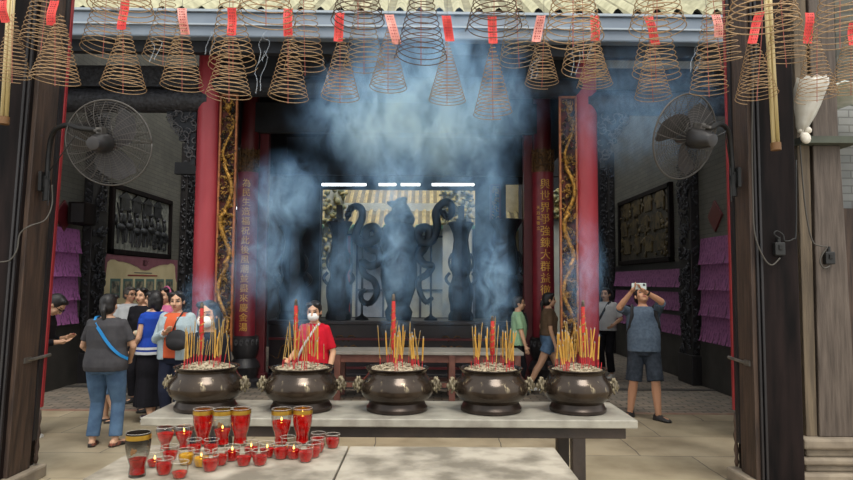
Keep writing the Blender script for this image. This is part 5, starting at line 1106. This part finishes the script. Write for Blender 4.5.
# 10 masked woman behind first pot
P = person('dark-haired woman in black with white face mask right behind leftmost censer', 209, 0, R(176), 1.545, 'f', hands=[(.09, .22, 1.08), (-.09, .22, 1.08)], handpole=[(.25, -.6, -1), (-.25, -.6, -1)], wide=.9, shirt=(m_blacksk, .82, 1.8, .024), bottom=('trousers', m_navy, 1.93, .075), shoes=(m_shoeb, 'shoe'), hair=('long', None), mask=True, vox=.007, Y=5.15)
# 11 woman in red polo
P = person('woman in red polo shirt and white face mask behind second censer from left', 315, 0, R(155), 1.50, 'f', hy=R(20), hp=R(-8), hands=[(.16, .24, .97), (-.24, .06, .82)], shirt=(m_redp, .80, .85, .02), bottom=('trousers', m_navy, 1.93, .075), shoes=(m_shoeb, 'shoe'), hair=('pony', None), mask=True, vox=.007, Y=6.85)
strap(P, [(-.10, .05, 1.36), (-.075, .085, 1.32), (-.02, .148, 1.2), (.05, .15, 1.1), (.13, .12, .98), (.17, .05, .9)], .012, m_whitet, 'bag_strap')
# 12 boy
P = person('boy in mint green tee and glasses in profile at right end of hall table', 518, 0, R(-98), 1.49, 'm', hands=[(.2, .12, .80), (-.2, .08, .82)], shirt=(m_mint, .80, .85, .02), bottom=('trousers', m_blacksk, 1.9, .07), shoes=(m_shoeb, 'shoe'), hair=('short', None), specs=True, wide=.88, vox=.009, Y=10.08)
b = MB(); b.tube([P['U'](p) for p in ((-.05, .11, 1.34), (-.09, .145, 1.2), (-.1, .15, 1.05))], .022, 8, flat=.4); addpart(P, b, 'backpack_strap', m_bag)
# 13 girl
P = person('young woman in brown tee and denim shorts walking past the right couplet board', 549, 393, R(-90), 1.55, 'f', hands=[(.22, .06, .80), (-.22, .0, .82)], feet=[(.07, -.34, .11, 0), (-.08, .24, .075, 0)], shirt=(m_brownt, .93, .8, .016), bottom=('shorts', m_denim, .50, .10), shoes=(m_shoew, 'white'), hair=('pony', None), vox=.008)
# 14 person behind photographer
P = person('person in white tee and black trousers with camera strap behind the photographing man', 607, 377, R(140), 1.62, 'm', hands=[(.18, .2, 1.0), (-.2, .16, .95)], shirt=(m_whitet, .84, .85, .03), bottom=('trousers', m_blacksk, 1.92, .07), shoes=(m_shoew, 'white'), hair=('short', None), vox=.01, wide=.92)
strap(P, [(-.10, .05, 1.36), (-.075, .09, 1.32), (-.0, .16, 1.15), (.08, .155, 1.02), (.16, .08, .92)], .02, m_bag, 'camera_strap')
# 15 photographing man
P = person('man in blue-grey tee and dark shorts photographing upward with raised phone', 645, 419, R(168), 1.67, 'm', lean=R(-9), hp=R(30), hy=R(14), hands=[(.17, .27, 1.535), (.0, .27, 1.545)], handpole=[(1, .2, -.7), (-1.2, .1, -.25)], feet=[(.165, -.06, .075, -.5), (-.15, .05, .075, .75)], shirt=(m_mgrey, .82, .9, .022), bottom=('shorts', m_dkshort, .97, .098), shoes=(m_shoeb, 'shoe'), hair=('short', None), wide=1.02, belly=0, vox=.0065, tone='bd8d70')
for s, nm in ((1, 0), (-1, 1)):
    b = MB(); b.tube([P['U'](p) for p in ((s*.115, -.13, 1.1), (s*.12, -.08, 1.36), (s*.125, .05, 1.375), (s*.14, .135, 1.25), (s*.165, .11, 1.1), (s*.19, .0, 1.03))], .026, 8, flat=.4); addpart(P, b, 'backpack_strap', m_bag)
w0 = world(P, P['wr'][0]); w1 = world(P, P['wr'][1]); pc = (w0+w1)/2+V((0, -.03, .075))
pt = thing('mobile_phone', 'pale mobile phone held up in both hands by the photographing man', 'phone', pc, None, 0); pt.rotation_euler = (R(-20), 0, R(168)+pi)
b = MB(); b.box((0, 0, 0), (.175, .010, .085)); b.build('phone_case', m_phone, pt, world=False, bevel=.006)
b = MB(); b.box((.06, -.007, .018), (.028, .005, .03)); b.build('camera_bump', m_specs, pt, world=False, bevel=.003)
b = MB(); b.tube([P['wr'][1]+(P['el'][1]-P['wr'][1])*.08, P['wr'][1]+(P['el'][1]-P['wr'][1])*.17], .031, 12); addpart(P, b, 'wrist_watch', m_specs)
# ================================================================== incense smoke
def smokemat(dens, ns, lo, hi, seed):
    m = bpy.data.materials.new('incense_smoke'); m.use_nodes = True; nt = m.node_tree; N = nt.nodes; L = nt.links; N.remove(N['Principled BSDF']); out = N['Material Output']
    tc = N.new('ShaderNodeTexCoord'); ln = N.new('ShaderNodeVectorMath'); ln.operation = 'LENGTH'; L.new(tc.outputs['Object'], ln.inputs[0])
    fr = N.new('ShaderNodeMapRange'); fr.interpolation_type = 'SMOOTHSTEP'; fr.inputs['From Min'].default_value = 1.0; fr.inputs['From Max'].default_value = .15; L.new(ln.outputs['Value'], fr.inputs['Value'])
    ge = N.new('ShaderNodeNewGeometry'); mp = N.new('ShaderNodeMapping'); mp.inputs['Location'].default_value = (seed*3.1, seed, 0); mp.inputs['Scale'].default_value = (1, 1, .62); L.new(ge.outputs['Position'], mp.inputs[0])
    n = N.new('ShaderNodeTexNoise'); n.inputs['Scale'].default_value = ns; n.inputs['Detail'].default_value = 6; n.inputs['Roughness'].default_value = .66; n.inputs['Distortion'].default_value = 1.4; L.new(mp.outputs[0], n.inputs['Vector'])
    nr = N.new('ShaderNodeMapRange'); nr.inputs['From Min'].default_value = lo; nr.inputs['From Max'].default_value = hi; L.new(n.outputs['Fac'], nr.inputs['Value'])
    mu = N.new('ShaderNodeMath'); mu.operation = 'MULTIPLY'; L.new(fr.outputs[0], mu.inputs[0]); L.new(nr.outputs[0], mu.inputs[1])
    m2 = N.new('ShaderNodeMath'); m2.operation = 'MULTIPLY'; m2.inputs[1].default_value = dens; L.new(mu.outputs[0], m2.inputs[0])
    vs = N.new('ShaderNodeVolumeScatter'); vs.inputs['Color'].default_value = (.34, .62, 1, 1); vs.inputs['Anisotropy'].default_value = .1; L.new(m2.outputs[0], vs.inputs['Density']); L.new(vs.outputs[0], out.inputs['Volume']); return m
sm = thing('incense_smoke', 'blue-white incense smoke billowing up from the censers', 'smoke', (0, 5.2, 1.2)); sm['kind'] = 'stuff'
sb = MB(); sb.ell((0, 0, 0), (1, 1, 1), 24); sme = sb.mesh('smoke_plume'); fixn(sme)
SM_ = {}
def puff(px, py, Y, rx, ry, dens, rz=0, ns=3.4, lo=.44, hi=.64, dep=None):
    c = at(px, py, Y); s = Y/640; key = (dens, ns, lo, hi)
    me = sme.copy(); me.materials.append(SM_.setdefault(key, smokemat(dens, ns, lo, hi, len(SM_)))); o = link('smoke_plume', me, sm); o['kind'] = 'stuff'
    o.location = c-sm.location; o.scale = (rx*s, dep or min(rx, ry)*s*1.0, ry*s); o.rotation_euler = (0, R(rz), 0)
puff(400, 115, 6.85, 125, 78, 3.4, ns=3.2, lo=.46, hi=.62)          # main cloud
puff(430, 60, 6.85, 105, 65, 2.4, ns=3.5)
puff(370, 120, 6.85, 60, 70, 3.0, ns=5)
puff(450, 130, 6.85, 60, 80, 2.6, ns=5)
puff(395, 185, 5.8, 60, 80, 2.4, ns=5)
puff(396, 262, 5.4, 30, 100, 4.2, ns=6)    # column over the middle pot
puff(285, 195, 5.6, 62, 50, 3.4, rz=-25, ns=5)
puff(262, 258, 5.3, 46, 72, 3.2, ns=6)
puff(478, 190, 5.6, 45, 80, 2.8, ns=5)
puff(492, 280, 5.3, 32, 80, 5.0, ns=6.5)
puff(583, 275, 5.3, 30, 80, 3.0, ns=6.5)
puff(204, 308, 4.9, 30, 46, 3.2, ns=7)
puff(298, 312, 4.9, 22, 46, 3.0, ns=7)
puff(492, 105, 6.85, 60, 80, 2.2, ns=4.5)
puff(640, 110, 7.0, 105, 80, .9, ns=4)
puff(345, 265, 5.5, 45, 65, 1.8, ns=6)
puff(445, 278, 5.5, 42, 62, 1.8, ns=6)
# fine white strands curling off the coil tips and stick tops
m_str = bpy.data.materials.new('smoke_strand'); m_str.use_nodes = True; nt = m_str.node_tree; b_ = nt.nodes['Principled BSDF']; b_.inputs['Base Color'].default_value = lin('dfe8f2'); b_.inputs['Alpha'].default_value = .2; b_.inputs['Roughness'].default_value = 1; b_.inputs['Specular IOR Level'].default_value = 0
rr = random.Random(21)
for x, y, Y, h in ((255, 92, 5.6, 40), (258, 62, 6, 30), (322, 92, 5.7, 34), (150, 62, 6, 26), (205, 55, 6, 24), (571, 74, 5.9, 36), (583, 60, 5.9, 34), (530, 78, 6.1, 20), (690, 72, 5.6, 26), (478, 330, 4.7, 26), (512, 330, 4.7, 24), (375, 335, 4.7, 26), (425, 332, 4.7, 24), (262, 335, 4.7, 26), (322, 335, 4.7, 22), (190, 330, 4.7, 24))[:9]:
    for q in range(1 if y > 300 else 2):
        P = []; ph = rr.random()*6; n = 26; am = rr.uniform(2, 5)
        for i in range(n):
            u = i/(n-1); P.append(at(x+q*5+am*(.2+u)*sin(ph+u*rr.uniform(6.8, 7.2))+u*rr.uniform(5, 6), y-h*u+am*.5*cos(ph+u*9), Y))
        b = MB(); b.tube(P, [.0045*(1-.7*i/n) for i in range(n)], 5); o = b.build('smoke_strand', m_str, sm, smooth=True); o['kind'] = 'stuff'
